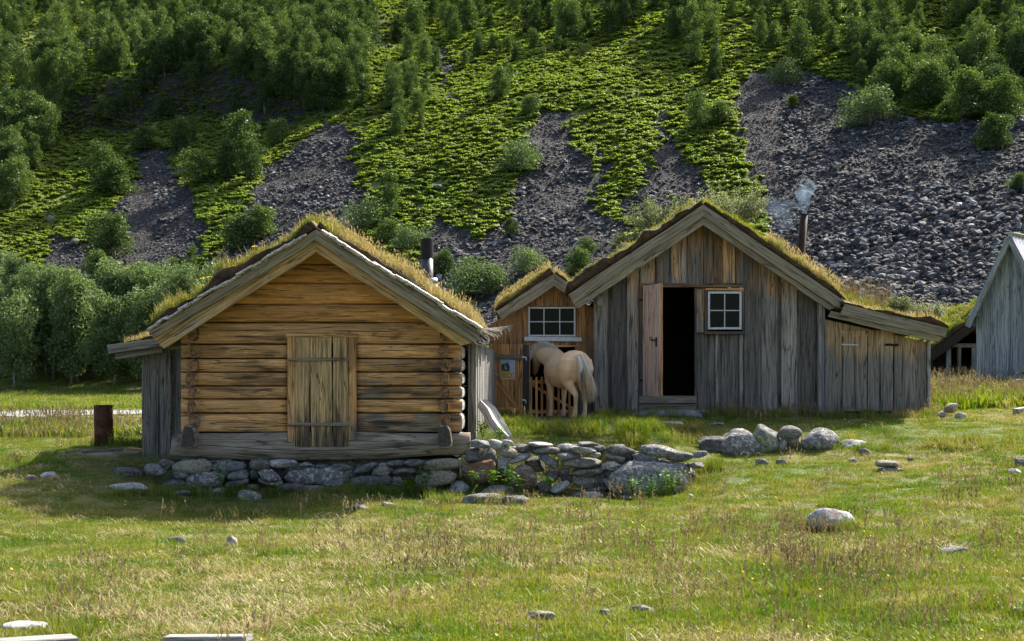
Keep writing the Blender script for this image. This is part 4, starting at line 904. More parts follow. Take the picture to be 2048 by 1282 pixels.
t1, P1, o1 = turf_slab('turf', r0+Vector((0, .02, .03)), eL+Vector((0, .02, .03)), bk, .21, hut, 11, over=.08); t2, P2, o2 = turf_slab('turf', r0+Vector((0, .02, .03)), eR+Vector((0, .02, .03)), bk, .10, hut, 12)
roof_grass('grass', P1, o1, 8000, .03, .10, .01, 'rgrassg', hut, v0=.03, lean=(.3, .9)); roof_grass('grass', P2, o2, 14000, .08, .2, .009, 'rgrassg', hut); roof_grass('grass', P2, o2, 9000, .1, .26, .009, 'rgrassy', hut, .45, 1.0, seeds=True)
mb = MB()
for k in range(7): c = eR+Vector((random.uniform(.0, .1), .05+k*.05, random.uniform(-.03, .03))); mb.tube([c, c+Vector((.12, 0, -.04))], .022, 8, random.random())
mb.build('birch_bark', M['bark'], hut)
# door frame, threshold, leaf
mb = MB(); mb.beam(W(1281, 571, YH-.03), W(1281, 806, YH-.03), .07, .05, tone=.25); mb.beam(W(1391, 576, YH-.0), W(1391, 806, YH-.0), .05, .06, tone=.3); mb.beam(W(1279, 571.5, YH-.045), W(1487, 572, YH-.045), .06, .05, tone=.6); mb.build('door_frame', M['greyd'], hut)
mb = MB(); mb.beam(W(1278, 799, YH-.06), W(1392, 799, YH-.06), .15, .14, tone=.45); mb.beam(W(1278, 815, YH-.03), W(1392, 815, YH-.03), .16, .08, tone=.3); mb.build('threshold', M['lean'], hut)
hx = X_(1286, YH); hy = YH-.06; ang = math.atan2(.80, .30); dv = Vector((math.cos(ang), -math.sin(ang), 0)); nv = Vector((-dv.y, dv.x, 0))*-1
mb = MB(); dw = .84; zt, zb = Z_(571.5, YH)-.01, Z_(793, YH)+.01
for k in range(4):
    a = Vector((hx, hy, 0))+dv*(dw/4*(k+.5)); mb.beam((a.x, a.y, zb), (a.x, a.y, zt), dw/4-.004, .035, tuple(nv), tone=random.random(), jit=.001)
door = mb.build('door', M['door_new'], hut)
mb = MB(); e_ = Vector((hx, hy, 0))+dv*(dw+.006); mb.beam((e_.x, e_.y, zb), (e_.x, e_.y, zt), .012, .04, tuple(nv), jit=0); mb.build('door_edge', M['orange'], door)
mb = MB(); hp_ = Vector((hx, hy, 0))+dv*(dw*.72)+Vector((0, 0, Z_(682, YH)))
out = Vector((-dv.y, dv.x, 0)); out = -out if out.y > 0 else out
mb.tube([hp_-dv*.16+out*.05, hp_+dv*.10+out*.05], .012, 8); mb.tube([hp_+dv*.05+out*.03+Vector((0, 0, .05)), hp_+dv*.05+out*.03-Vector((0, 0, .14))], .018, 8); mb.tube([hp_-dv*.16+out*.05+Vector((.0, 0, .03))+Vector((math.cos(q)*.03, 0, math.sin(q)*.03)) for q in np.linspace(0, 6.28, 9)], .007, 6)
mb.build('handle', M['iron'], door)
for py in (600, 761):
    mb = MB(); mb.beam(W(1279, py, YH-.07), W(1293, py, YH-.09), .05, .02); mb.build('hinge', M['iron'], hut)
# window
def window(parent, x0, x1, y0, y1, Y, nx, ny, frame_mat, fw=.06, mw=.022, name='window'):
    mb = MB(); X0, X1, Z1, Z0 = X_(x0, Y), X_(x1, Y), Z_(y0, Y), Z_(y1, Y); y = Y
    mb.beam((X0+fw/2, y, Z0), (X0+fw/2, y, Z1), fw, .05, jit=.001); mb.beam((X1-fw/2, y, Z0), (X1-fw/2, y, Z1), fw, .05, jit=.001)
    mb.beam((X0+fw, y-.002, Z1-fw/2), (X1-fw, y-.002, Z1-fw/2), fw, .05, jit=.001); mb.beam((X0+fw, y-.002, Z0+fw/2), (X1-fw, y-.002, Z0+fw/2), fw, .05, jit=.001)
    wn = mb.build(name, frame_mat, parent); mb = MB()
    for i in range(1, nx): xx = X0+(X1-X0)*i/nx; mb.beam((xx, y+.004, Z0+fw), (xx, y+.004, Z1-fw), mw, .03, jit=.0005)
    for i in range(1, ny): zz = Z0+(Z1-Z0)*i/ny; mb.beam((X0+fw, y+.006, zz), (X1-fw, y+.006, zz), mw, .026, jit=.0005)
    mb.build('glazing_bars', frame_mat, wn); mb = MB()
    mb.beam(((X0+X1)/2, y+.03, Z0+.01), ((X0+X1)/2, y+.03, Z1-.01), X1-X0-.02, .006, jit=0, ch=.001); mb.build('pane', M['glass'], wn); return wn
window(hut, 1415.5, 1483, 583, 659, YH-.03, 2, 2, M['white'], .045)
mb = MB(); mb.beam(W(1411, 579, YH-.04), W(1487, 579, YH-.04), .045, .05, tone=.9); mb.build('window_head', M['orange'], hut)
mb = MB(); mb.beam(W(1411.5, 580, YH-.03), W(1411.5, 662, YH-.03), .05, .05, tone=.3); mb.beam(W(1486, 580, YH-.03), W(1486, 662, YH-.03), .04, .05, tone=.5); mb.beam(W(1408, 665.5, YH-.06), W(1490, 666, YH-.06), .06, .1, tone=.4); mb.build('window_casing', M['greyd'], hut)
# tilted stovepipe and smoke
mb = MB(); a, b = W(1600, 520, 31.0), W(1608.5, 429, 31.0); mb.tube([a-Vector((0, 0, .3)), a, b], [.088, .088, .082], 18, endm=0); mb.tube([b, b+Vector((0, 0, .004))], .088, 18); cp = mb.build('chimney_pipe', M['rustpipe'], hut, smooth=True)
# right lean-to of the hut
YE = 28.75
mb = MB()
def ltop(px): return 640+(px-1656)*(690-640)/(1880-1656)
def lb(a, b, top=None, bot=828, y=YE, **k): mb.vboard(X_(a, y), X_(b, y), Z_(bot, y)-.03, Z_(top or ltop(a), y), Z_(top or ltop(b), y), y, .03, **k)
for a, b in ((1651, 1671), (1671.5, 1683.5)): lb(a, b, y=YE+.01)
lb(1683.5, 1788, top=None, bot=659, y=YE+.025)
for a, b in ((1788, 1812), (1810, 1836), (1834.5, 1855)): lb(a, b, y=YE+random.choice((0, .012)))
mb.build('lean_to_wall', M['lean'], hut)
mb = MB(); mb.vboard(X_(1854.5, YE), X_(1860, YE), Z_(828, YE), Z_(678, YE), Z_(679, YE), YE-.03, .1, .9); mb.build('corner_board', M['silver'], hut)
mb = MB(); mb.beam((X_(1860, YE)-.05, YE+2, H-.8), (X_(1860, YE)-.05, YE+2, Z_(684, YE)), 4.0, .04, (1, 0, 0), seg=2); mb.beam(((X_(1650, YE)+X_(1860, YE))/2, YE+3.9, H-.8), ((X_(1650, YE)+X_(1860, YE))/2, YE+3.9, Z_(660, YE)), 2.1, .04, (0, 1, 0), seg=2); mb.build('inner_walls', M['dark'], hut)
mb = MB()
for a, b, t in ((1685, 1708.8, .5), (1710.4, 1734, .6), (1735.6, 1759.2, .45), (1760.8, 1786, .6)): mb.vboard(X_(a, YE), X_(b, YE), Z_(822, YE), Z_(660.5, YE), Z_(661, YE), YE-.012, .03, t, .0015)
ld = mb.build('lean_to_door', M['lean'], hut)
for a, b, py, m in ((1683, 1717, 689, 'zinc'), (1770, 1797, 689, 'iron')): mb = MB(); mb.beam(W(a, py, YE-.025), W(b, py+1, YE-.025), .035 if m == 'zinc' else .045, .012); mb.build('hinge', M[m], ld)
YF = YE-.3
mb = MB(); barge(mb, (1690, 608), (1895, 656), (1680, 630), (1891, 675), YF, .045, .2); mb.build('barge_board', M['barge'], hut)
mb = MB(); barge(mb, (1662, 622), (1886, 672), (1656, 634), (1878, 685), YF+.05, .05, .5); mb.build('lower_barge_board', M['barge'], hut)
mb = MB(); ra, rb = W(1672, 612, YF+.04), W(1895, 660, YF+.04); bk2 = Vector((0, 4.4, 0)); deck(mb, ra, ra+bk2, rb, rb+bk2); mb.build('lean_to_roof', M['greyd'], hut)
t3, P3_, o3 = turf_slab('turf', ra+Vector((.1, .02, .03)), rb+Vector((0, .02, .03)), bk2, .12, hut, 15)
roof_grass('grass', P3_, o3, 3500, .05, .16, .009, 'rgrassy', hut); roof_grass('grass', P3_, o3, 4200, .15, .42, .009, 'rgrassg', hut, .05, .62, .25, .8); roof_grass('grass', P3_, o3, 1300, .35, .68, .007, 'seed', hut, .2, .66, .3, .8, lean=(.1, .4), seeds=True); roof_grass('grass', P3_, o3, 250, .3, .5, .007, 'seed', hut, .7, .98, .2, .7, lean=(.1, .4), seeds=True)

# ---------------------------------------------------------------- 3. small shed between them
YS = 29.5
shed = thing('small_shed', (X_(1105, YS), YS, H-.7), 'small brown board shed squeezed between the two cabins with wide six-pane window above its doorway', 'shed')
mb = MB()
def sg(px): return 556+abs(px-1108)*.675+8
def sb(a, b, top=None, bot=833, y=YS, **k):
    zl, zr = Z_(sg(a), YS), Z_(sg(b), YS)
    if top: zl = min(zl, Z_(top, YS)); zr = min(zr, Z_(top, YS))
    mb.vboard(X_(a, YS), X_(b, YS), Z_(bot, YS), zl, zr, y, .025, **k)
for a, b in ((978, 1000), (1000, 1024), (1023, 1046), (1046, 1057)): sb(a, b, y=YS+(.0 if a in (1000, 1046) else .014))
for a, b in ((1057, 1073), (1072.5, 1091), (1090.5, 1108), (1108, 1126), (1125.5, 1151)): sb(a, b, bot=613, y=YS+(.0 if a in (1072.5, 1108) else .014))
for a, b in ((1151, 1160), (1159.5, 1172), (1171.5, 1192)): sb(a, b, y=YS+(.0 if a == 1159.5 else .014))
for k in range(9): sb(1053+k*11, 1064+k*11-.4, top=682, bot=691, y=YS-.005)
mb.build('wall', M['shed'], shed)
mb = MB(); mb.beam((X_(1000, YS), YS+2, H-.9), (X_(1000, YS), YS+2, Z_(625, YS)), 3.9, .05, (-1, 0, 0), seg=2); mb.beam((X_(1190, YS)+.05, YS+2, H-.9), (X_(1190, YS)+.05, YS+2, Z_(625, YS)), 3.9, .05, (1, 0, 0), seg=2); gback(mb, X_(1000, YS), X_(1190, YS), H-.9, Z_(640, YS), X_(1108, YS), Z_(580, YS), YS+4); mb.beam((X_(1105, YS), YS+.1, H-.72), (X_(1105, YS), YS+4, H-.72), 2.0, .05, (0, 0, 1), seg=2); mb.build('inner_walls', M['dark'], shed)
mb = MB(); mb.beam(W(1052, 690, YS-.03), W(1052, 836, YS-.03), .13, .07, tone=.1); mb.build('door_post', M['greyd'], shed)
mb = MB(); mb.beam(W(1058.5, 694, YS-.02), W(1058.5, 834, YS-.02), .035, .06, tone=.5); mb.beam(W(1057, 692.5, YS-.02), W(1153, 692.5, YS-.02), .035, .06, tone=.7); mb.beam(W(1152, 694, YS-.02), W(1152, 834, YS-.02), .035, .06, tone=.6); mb.build('door_frame', M['orange'], shed)
window(shed, 1056.5, 1151, 614, 673, YS-.03, 3, 2, M['white'], .035)
mb = MB(); mb.beam(W(1049, 678, YS-.05), W(1163, 679, YS-.05), .09, .07, tone=.6); mb.build('window_sill', M['white'], shed)
YG = YS-.3
r0 = W(1108, 550, YG+.03); eL = W(994, 623, YG+.03); eR = W(1160, 590, YG+.03); bk = Vector((0, 4.6, 0))
mb = MB(); deck(mb, r0, r0+bk, eL, eL+bk); deck(mb, r0, r0+bk, eR, eR+bk); mb.build('roof', M['greyd'], shed)
mb = MB(); barge(mb, (1108, 546.5), (992, 623), (1108, 573), (1005, 641), YG, .045, .5); mb.build('barge_board', M['barge'], shed)
mb = MB(); barge(mb, (1108, 546.5), (1150, 573), (1108, 573), (1150, 598), YG, .045, .7); mb.build('barge_board', M['barge'], shed)
t4, P4, o4 = turf_slab('turf', r0+Vector((0, .02, .03)), eL+Vector((0, .02, .03)), bk, .13, shed, 21); t5, P5, o5 = turf_slab('turf', r0+Vector((0, .02, .03)), eR+Vector((0, .02, .03)), bk, .1, shed, 22)
roof_grass('grass', P4, o4, 6000, .06, .16, .009, 'rgrassy', shed, v0=.03, seeds=True); roof_grass('grass', P4, o4, 3000, .04, .12, .009, 'rgrassg', shed); roof_grass('grass', P5, o5, 2500, .06, .2, .009, 'rgrassy', shed)
# open door leaf laid back against the wall
YD = YS-.32
mb = MB(); xs = [979, 987.5, 995, 1002.5, 1011.5, 1019, 1026.5, 1035, 1046]
for a, b in zip(xs[:-1], xs[1:]): mb.vboard(X_(a, YD), X_(b-.4, YD), Z_(829, YD), Z_(688+random.uniform(-1, 1), YD), Z_(688, YD), YD, .03, None, .0015)
leaf = mb.build('door', M['orange'], shed)
mb = MB(); mb.beam(W(978, 713, YD-.025), W(1043, 715, YD-.025), .095, .03, tone=.2); mb.build('batten', M['annex'], leaf)
mb = MB(); mb.beam(W(980, 819, YD-.025), W(1041, 819, YD-.025), .09, .03, tone=.3); mb.build('batten', M['orange'], leaf)
mb = MB(); mb.beam(W(984, 750, YD-.025), W(1036, 816, YD-.025), .08, .028, tone=.15); mb.build('brace', M['orange'], leaf)
mb = MB(); mb.tube([W(980, 738, YD-.03), W(984, 743, YD-.07), (W(990, 747, YD-.08)), W(995, 751, YD-.04)], [.014, .012, .013, .02], 8); mb.build('handle', M['silver'], leaf)
for py in (714, 800):
    mb = MB(); mb.beam(W(1044, py, YD-.03), W(1052, py+1, YD-.03), .03, .015); mb.beam(W(1052, py, YD-.03), W(1052, py+7, YD-.03), .02, .015); mb.build('hinge', M['zinc'], leaf)
# picket gate across the doorway
gate = thing('picket_gate', (X_(1105, YS-.1), YS-.1, H-.7), 'low orange wooden picket gate with diagonal brace across the shed doorway', 'gate')
YGt = YS-.1
for k in range(9):
    x = 1062+k*11.0; mb = MB(); mb.vboard(X_(x-2.4, YGt), X_(x+2.4, YGt), Z_(834, YGt), Z_(754+random.uniform(-1, 1), YGt), Z_(754, YGt), YGt, .022, None, .001); mb.build('picket', M['orange'], gate)
for y0, w_ in ((764, .075), (823, .075)): mb = MB(); mb.beam(W(1059, y0, YGt+.035), W(1151, y0, YGt+.035), w_, .025); mb.build('rail', M['orange'], gate)
mb = MB(); mb.beam(W(1062, 768, YGt+.04), W(1146, 818, YGt+.04), .06, .022); mb.build('brace', M['orange'], gate)
mb = MB(); mb.tube([W(1056, 762, YGt-.02), W(1063, 762, YGt-.02)], .01, 6); mb.build('latch', M['zinc'], gate)
# poster
po = thing('poster', W(1015.7, 739, YD-.012), 'poster with mountain photo above a yellow band, pinned to the orange door', 'poster')
def quad(name, pts, mat, parent, off, th=.002):
    mb = MB(); ps = [W(x, y, YD-.012-off) for x, y in pts]; b = [p+Vector((0, th, 0)) for p in ps]; n = len(ps)
    if sum((ps[i].x*ps[(i+1) % n].z-ps[(i+1) % n].x*ps[i].z) for i in range(n)) > 0: ps = ps[::-1]; b = b[::-1]
    mb.loft([ps, b], [0, th], .5); return mb.build(name, mat, parent)
def flat(name, col, r=.5): return mat_plain(name, col, r, var=.25, sc=40)
quad('sheet', [(1001.8, 719.5), (1029.7, 719.5), (1029.3, 758.7), (1001.4, 758.2)], flat('poster_paper', (.62, .66, .70)), po, 0)
quad('photo_sky', [(1002.8, 720.5), (1019, 720.5), (1019, 729), (1002.8, 731)], flat('poster_sky', (.28, .46, .55)), po, .003)
quad('side_panel', [(1019.6, 720.5), (1028.6, 720.5), (1028.3, 742), (1019.6, 742)], flat('poster_blue', (.36, .50, .68)), po, .003)
quad('panel_heading', [(1021, 722), (1027.5, 722), (1027.5, 724), (1021, 724)], flat('poster_mint', (.45, .62, .42)), po, .0055)
for k in range(5): quad('text_line', [(1020.6, 727+k*2.6), (1027.4-(k % 2), 727+k*2.6), (1027.4-(k % 2), 727.8+k*2.6), (1020.6, 727.8+k*2.6)], flat('poster_text', (.65, .7, .78)), po, .0055)
quad('photo_mountain', [(1002.8, 729.5), (1007, 727.8), (1011, 727), (1015.8, 724.8), (1017, 729), (1019, 732), (1019, 743), (1002.6, 743)], flat('poster_dark', (.02, .028, .03)), po, .0055)
quad('photo_path', [(1010.5, 728), (1012, 731), (1013.5, 736), (1016, 738.5), (1012, 739), (1009.5, 737), (1008.7, 733)], flat('poster_tan', (.30, .27, .18)), po, .008)
quad('photo_grass', [(1004, 738), (1017, 738.5), (1015, 741.5), (1004, 742)], flat('poster_moss', (.11, .12, .05)), po, .0105)
quad('yellow_band', [(1002.2, 743.8), (1028.4, 744.3), (1028.2, 757), (1002, 756.6)], flat('poster_yellow', (.62, .36, .03)), po, .003)
quad('band_emblem', [(1016.5, 751), (1025.8, 746.8), (1026.6, 753.3)], flat('poster_white', (.8, .78, .7)), po, .0055)
quad('emblem_peak', [(1019, 750.8), (1024.8, 748.2), (1024.9, 751.5)], flat('poster_navy', (.02, .035, .13)), po, .008)
for k in range(3): quad('band_line', [(1004, 747+k*2.6), (1013, 747+k*2.6), (1013, 747.7+k*2.6), (1004, 747.7+k*2.6)], flat('poster_brown', (.35, .18, .03)), po, .0055)

# ---------------------------------------------------------------- 4. grey barn and dark shed on the right
YBn = 42.0
ap = W(2026, 474, YBn); a_ = R(40); gdir = Vector((math.cos(a_), -math.sin(a_), 0)); rdir = Vector((math.sin(a_), math.cos(a_), 0)); gn = -rdir
barn = thing('grey_barn', (ap.x, ap.y, Z_(766, YBn)), 'tall pale grey board barn with corrugated metal roof at the right edge', 'barn')
zb_, ze_ = Z_(772, YBn), Z_(628, YBn); hwid = 1.12; pit = (ap.z-ze_)/hwid
mb = MB()
k = 0; t = -hwid
while t < hwid:
    t2 = min(t+.125, hwid); c0 = ap+gdir*t; c1 = ap+gdir*t2; za, zc = ap.z-.05-pit*abs(t), ap.z-.05-pit*abs(t2)
    o_ = gn*(.012*(k % 2)); bb = -gn*.03; L = 1
    ring = lambda p, z: [Vector((p.x, p.y, z))+o_, Vector((p.x, p.y, z))+bb]
    r1_ = [Vector((c0.x, c0.y, zb_))+o_, Vector((c1.x, c1.y, zb_))+o_, Vector((c1.x, c1.y, zb_))+bb, Vector((c0.x, c0.y, zb_))+bb]
    r2_ = [Vector((c0.x, c0.y, za))+o_, Vector((c1.x, c1.y, zc))+o_, Vector((c1.x, c1.y, zc))+bb, Vector((c0.x, c0.y, za))+bb]
    mb.loft([r1_, r2_], [0, (za-zb_)], random.random()); t = t2; k += 1
mb.build('wall', M['barn'], barn)
mb = MB()
for sg_ in (-1, 1):
    p = ap+gdir*(hwid*sg_)-gdir*(.03*sg_)
    mb = MB()
    for q in range(30): c = p+rdir*(.1+.2*q); mb.beam((c.x, c.y, zb_), (c.x, c.y, ze_), .19, .03, tuple(gdir*sg_), seg=2)
    mb.build('side_wall', M['barn'], barn)
mb = MB()
for sg_ in (-1, 1):
    top_ = ap+gn*.28+Vector((0, 0, .06)); e = top_+gdir*sg_*1.29-Vector((0, 0, pit*1.29)); n_ = 70; D = 6.4; rings = []
    for i in range(n_+1):
        off = rdir*(D*i/n_); wv_ = (gdir*sg_*pit+Vector((0, 0, 1))).normalized()*(.02*math.cos(i*math.pi*.66)); rings.append([top_+off+wv_, e+off+wv_, e+off-Vector((0, 0, .02)), top_+off-Vector((0, 0, .02))])
    mb.loft(rings, [D*i/n_ for i in range(n_+1)], .5)
mb.build('roof', M['zinc'], barn)
for sg_ in (-1, 1):
    mb = MB(); top_ = ap+gn*.3-Vector((0, 0, .05)); e = top_+gdir*sg_*1.27-Vector((0, 0, pit*1.27)); mb.beam(top_, e, .17, .04, tuple(gn)); mb.build('barge_board', M['barn'], barn)
mb = MB(); t0_ = ap+gn*.32+Vector((0, 0, .1)); mb.beam(t0_, t0_+rdir*6.4, .3, .03, (0, 0, 1)); mb.build('ridge_cap', M['white'], barn)
mb = MB(); c = ap-gdir*(hwid+.0)+gn*.1; mb.beam(Vector((c.x, c.y, ze_-.05)), Vector((c.x, c.y, ze_+.15)), .3, .12, tuple(gn)); mb.build('eave_block', M['barn'], barn)
YK = 46.0
ds = thing('dark_shed', (X_(1920, YK), YK, Z_(756, YK)), 'dark open-fronted shed with mossy roof behind the lean-to', 'shed')
mb = MB(); barge(mb, (1985, 612), (1858, 706), (1985, 634), (1862, 724), YK, .06, .1); barge(mb, (1985, 612), (2110, 706), (1985, 634), (2106, 724), YK, .06, .1); mb.build('barge_board', M['dark'], ds)
mb = MB(); r0 = W(1985, 614, YK+.05); eL = W(1858, 708, YK+.05); eR = W(2112, 708, YK+.05); bk = Vector((0, 5, 0)); deck(mb, r0, r0+bk, eL, eL+bk); deck(mb, r0, r0+bk, eR, eR+bk); mb.build('roof', M['greyd'], ds)
_, P6, o6 = turf_slab('turf', r0+Vector((0, .04, .03)), eL+Vector((0, .04, .03)), bk, .2, ds, 31); roof_grass('grass', P6, o6, 7000, .08, .22, .016, 'rgrassg', ds); _, P7, o7 = turf_slab('turf', r0+Vector((0, .04, .03)), eR+Vector((0, .04, .03)), bk, .2, ds, 32)
mb = MB(); mb.beam(W(1888, 691, YK+.3), W(1990, 691, YK+.3), .13, .12, tone=.5)
mb.build('beam', M['annex'], ds)
for px, w_ in ((1896.5, .15), (1918, .10), (1948, .15)): mb = MB(); mb.beam(W(px, 694, YK+.3), W(px, 762, YK+.3), w_, .12, tone=.6); mb.build('post', M['barn' if w_ > .12 else 'annex'], ds)
mb = MB(); c = W(1985, 700, YK+4.6); mb.beam((c.x, c.y, 1.9), (c.x, c.y, Z_(630, YK)), 3.9, .05, (0, 1, 0), seg=2)
for px in (1866, 2104): c = W(px, 735, YK); mb.beam((c.x, YK+2.4, 1.9), (c.x, YK+2.4, Z_(705, YK)), 4.6, .05, (1, 0, 0), seg=2)
c = W(1985, 700, YK+.5); mb.vboard(X_(1866, YK+.6), X_(1890, YK+.6), 1.9, Z_(700, YK), Z_(684, YK), YK+.6, .04, .2)
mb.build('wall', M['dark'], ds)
# ================================================================ stones
def boulder(px, py, w, h, Y, mat, rot=0.0, seed=None, depth=.8, rough=.11, sub=3, boxy=.0, planes=13, sink=0.0, name='rock', parent=None, base_y=None):
    """one stone: centre pixel, pixel width and height, at distance Y"""
    seed = seed if seed is not None else random.randrange(10**6)
    V, Fc = rockshape(sub, seed, planes, rough, .76 if w > 76 else .5, 1.0 if w > 76 else .92, boxy)
    wx = w/F*Y/2; hz_ = h/F*Y/2; V = V*np.array([wx*1.03, depth*wx if depth < 3 else depth, hz_*1.04])
    c, s = math.cos(R(rot)), math.sin(R(rot)); V = np.stack([V[:, 0]*c-V[:, 2]*s, V[:, 1], V[:, 0]*s+V[:, 2]*c], -1)
    me = npmesh(name, V, Fc.ravel(), np.full(len(Fc), 3), True); o = link(name, me, parent, M[mat])
    loc = W(px, py, Y)
    if parent is not None: loc = loc-Vector(parent.location)
    o.location = loc; return o
FD = [(378, 921, 28, 9, 'rock'), (403, 921, 18, 10, 'rock'), (441, 923, 46, 9, 'rockd'), (386, 934, 80, 28, 'rockt'), (333, 929, 32, 22, 'rockd'), (461, 932, 74, 22, 'rockb'), (518, 928, 46, 22, 'rock'), (569, 927, 58, 18, 'rockp'), (613, 929, 30, 11, 'rockb'), (643, 932, 34, 9, 'rockd'), (686, 935, 48, 15, 'rock'), (732, 936, 50, 16, 'rockb', 14), (766, 930, 22, 12, 'rockp'), (793, 927, 38, 13, 'rock'), (828, 926, 38, 15, 'rock'), (885, 929, 77, 25, 'rockt'),
 (315, 942, 47, 30, 'rock'), (358, 948, 44, 18, 'rockd', -12), (411, 960, 77, 32, 'rocks'), (479, 949, 49, 21, 'rock'), (511, 948, 20, 24, 'rockd'), (540, 951, 48, 28, 'rocks'), (636, 951, 135, 36, 'rocks', 1), (765, 942, 46, 22, 'rock'), (808, 942, 48, 17, 'rock'), (703, 949, 30, 15, 'rockd'), (742, 963, 84, 26, 'rockd'), (795, 962, 30, 22, 'rock'), (873, 957, 86, 32, 'rockt'),
 (474, 964, 48, 17, 'rock', 10), (541, 965, 50, 20, 'rocks'), (672, 966, 60, 16, 'rockd'), (634, 981, 185, 22, 'rock', 0), (772, 981, 60, 16, 'rockd'), (503, 974, 30, 16, 'rocky'), (350, 966, 60, 22, 'rockd'), (590, 936, 60, 20, 'rockd'), (440, 945, 40, 20, 'rockd'), (580, 975, 60, 18, 'rockd'), (840, 978, 60, 20, 'rockd')]
fnd = thing('stone_foundation', W(630, 985, 24.05), 'rough dry-laid stone foundation carrying the front log cabin', 'foundation')
for s in FD:
    boulder(s[0], s[1], s[2], s[3], 23.93+random.uniform(-.05, .05), s[4], rot=s[5] if len(s) > 5 else random.uniform(-4, 4), depth=min(.9, 18/s[2]*1.3) if s[2] > 50 else .8, name='stone', parent=fnd, boxy=.86)
mb = MB(); mb.beam(W(640, 955, 24.55), W(640, 917, 24.55), 4.9, .8, (0, -1, 0), seg=2, jit=.0); mb.build('rubble_core', M['rockd'], fnd)
WL = [(959, 888, 40, 16, 'rockb'), (994, 887, 36, 20, 'rockp'), (1015, 886, 28, 13, 'rockp'), (960, 911, 66, 34, 'rockd'), (1012, 903, 44, 25, 'rockt'), (1008, 922, 24, 32, 'rockp', 0), (1043, 915, 54, 16, 'rockp', 17), (1048, 899, 36, 17, 'rockd'), (1080, 889, 52, 11, 'rockp'), (1093, 900, 64, 18, 'rock', 2), (1131, 896, 30, 17, 'rockp'), (1166, 899, 56, 17, 'rockp', -2), (1177, 888, 45, 10, 'rock'), (1138, 912, 56, 17, 'rock'), (1098, 922, 46, 18, 'rockb', -32), (1071, 930, 42, 34, 'rockd'), (1163, 926, 80, 22, 'rock'), (1190, 910, 22, 12, 'rockp'), (957, 942, 70, 48, 'rockr'), (1050, 958, 64, 58, 'rockr', 20), (1102, 949, 34, 30, 'rockd'), (1128, 944, 22, 18, 'rock'), (1173, 945, 64, 19, 'rock'), (1174, 963, 56, 26, 'rock'), (1220, 931, 44, 17, 'rockp', 16), (1228, 916, 48, 15, 'rock', -10), (1242, 903, 60, 25, 'rockd'), (1251, 915, 30, 17, 'rockd'), (1277, 928, 82, 19, 'rock', 9), (1291, 913, 52, 18, 'rock'), (1317, 902, 70, 24, 'rocks', -8), (1355, 914, 66, 23, 'rockb', -6), (1300, 958, 168, 78, 'rocks', 3), (1225, 974, 54, 20, 'rock', -33), (1217, 945, 34, 16, 'rockd', 10), (1132, 958, 26, 18, 'rockd'), (1120, 976, 42, 22, 'rockp', 22), (1176, 990, 64, 22, 'rockp'), (1193, 981, 62, 18, 'rockd'), (1010, 945, 34, 26, 'rockd'), (1085, 975, 40, 24, 'rockd'), (1250, 950, 40, 40, 'rockd'), (1200, 960, 30, 30, 'rockd'), (1148, 994, 44, 18, 'rock', 12), (1085, 998, 40, 16, 'rockp', -6), (1238, 996, 34, 14, 'rockb', 8), (905, 996, 36, 14, 'rock', 5), (1330, 990, 40, 16, 'rock', -10), (1376, 950, 34, 18, 'rockd', 12), (1392, 930, 36, 14, 'rock', -6), (1400, 908, 30, 14, 'rockb', 8)]
dw_ = thing('dry_stone_wall', W(1150, 985, 24.05), 'tumbled dry stone wall of piled slabs ending in a huge speckled boulder, right of the log cabin', 'stone wall')
for s in WL:
    yy = 23.9+random.uniform(-.06, .06)+(.12 if s[4] == 'rockd' else 0)+(-.1 if s[1] > 972 else 0)
    boulder(s[0], s[1], s[2], s[3], yy, s[4], rot=s[5] if len(s) > 5 else random.uniform(-5, 5), depth=.85 if s[2] < 60 else .6, name='stone', parent=dw_, boxy=.84, sub=4 if s[2] > 120 else 3)
for _ in range(26): # stones behind the front course, seen over the top
    x = random.uniform(950, 1350); boulder(x, 898+8*(x > 1250)+random.uniform(-3, 4), random.uniform(30, 55), random.uniform(12, 18), 24.25+random.uniform(0, .35), random.choice(['rock', 'rockd', 'rock', 'rockb']), name='stone', parent=dw_, boxy=.8)
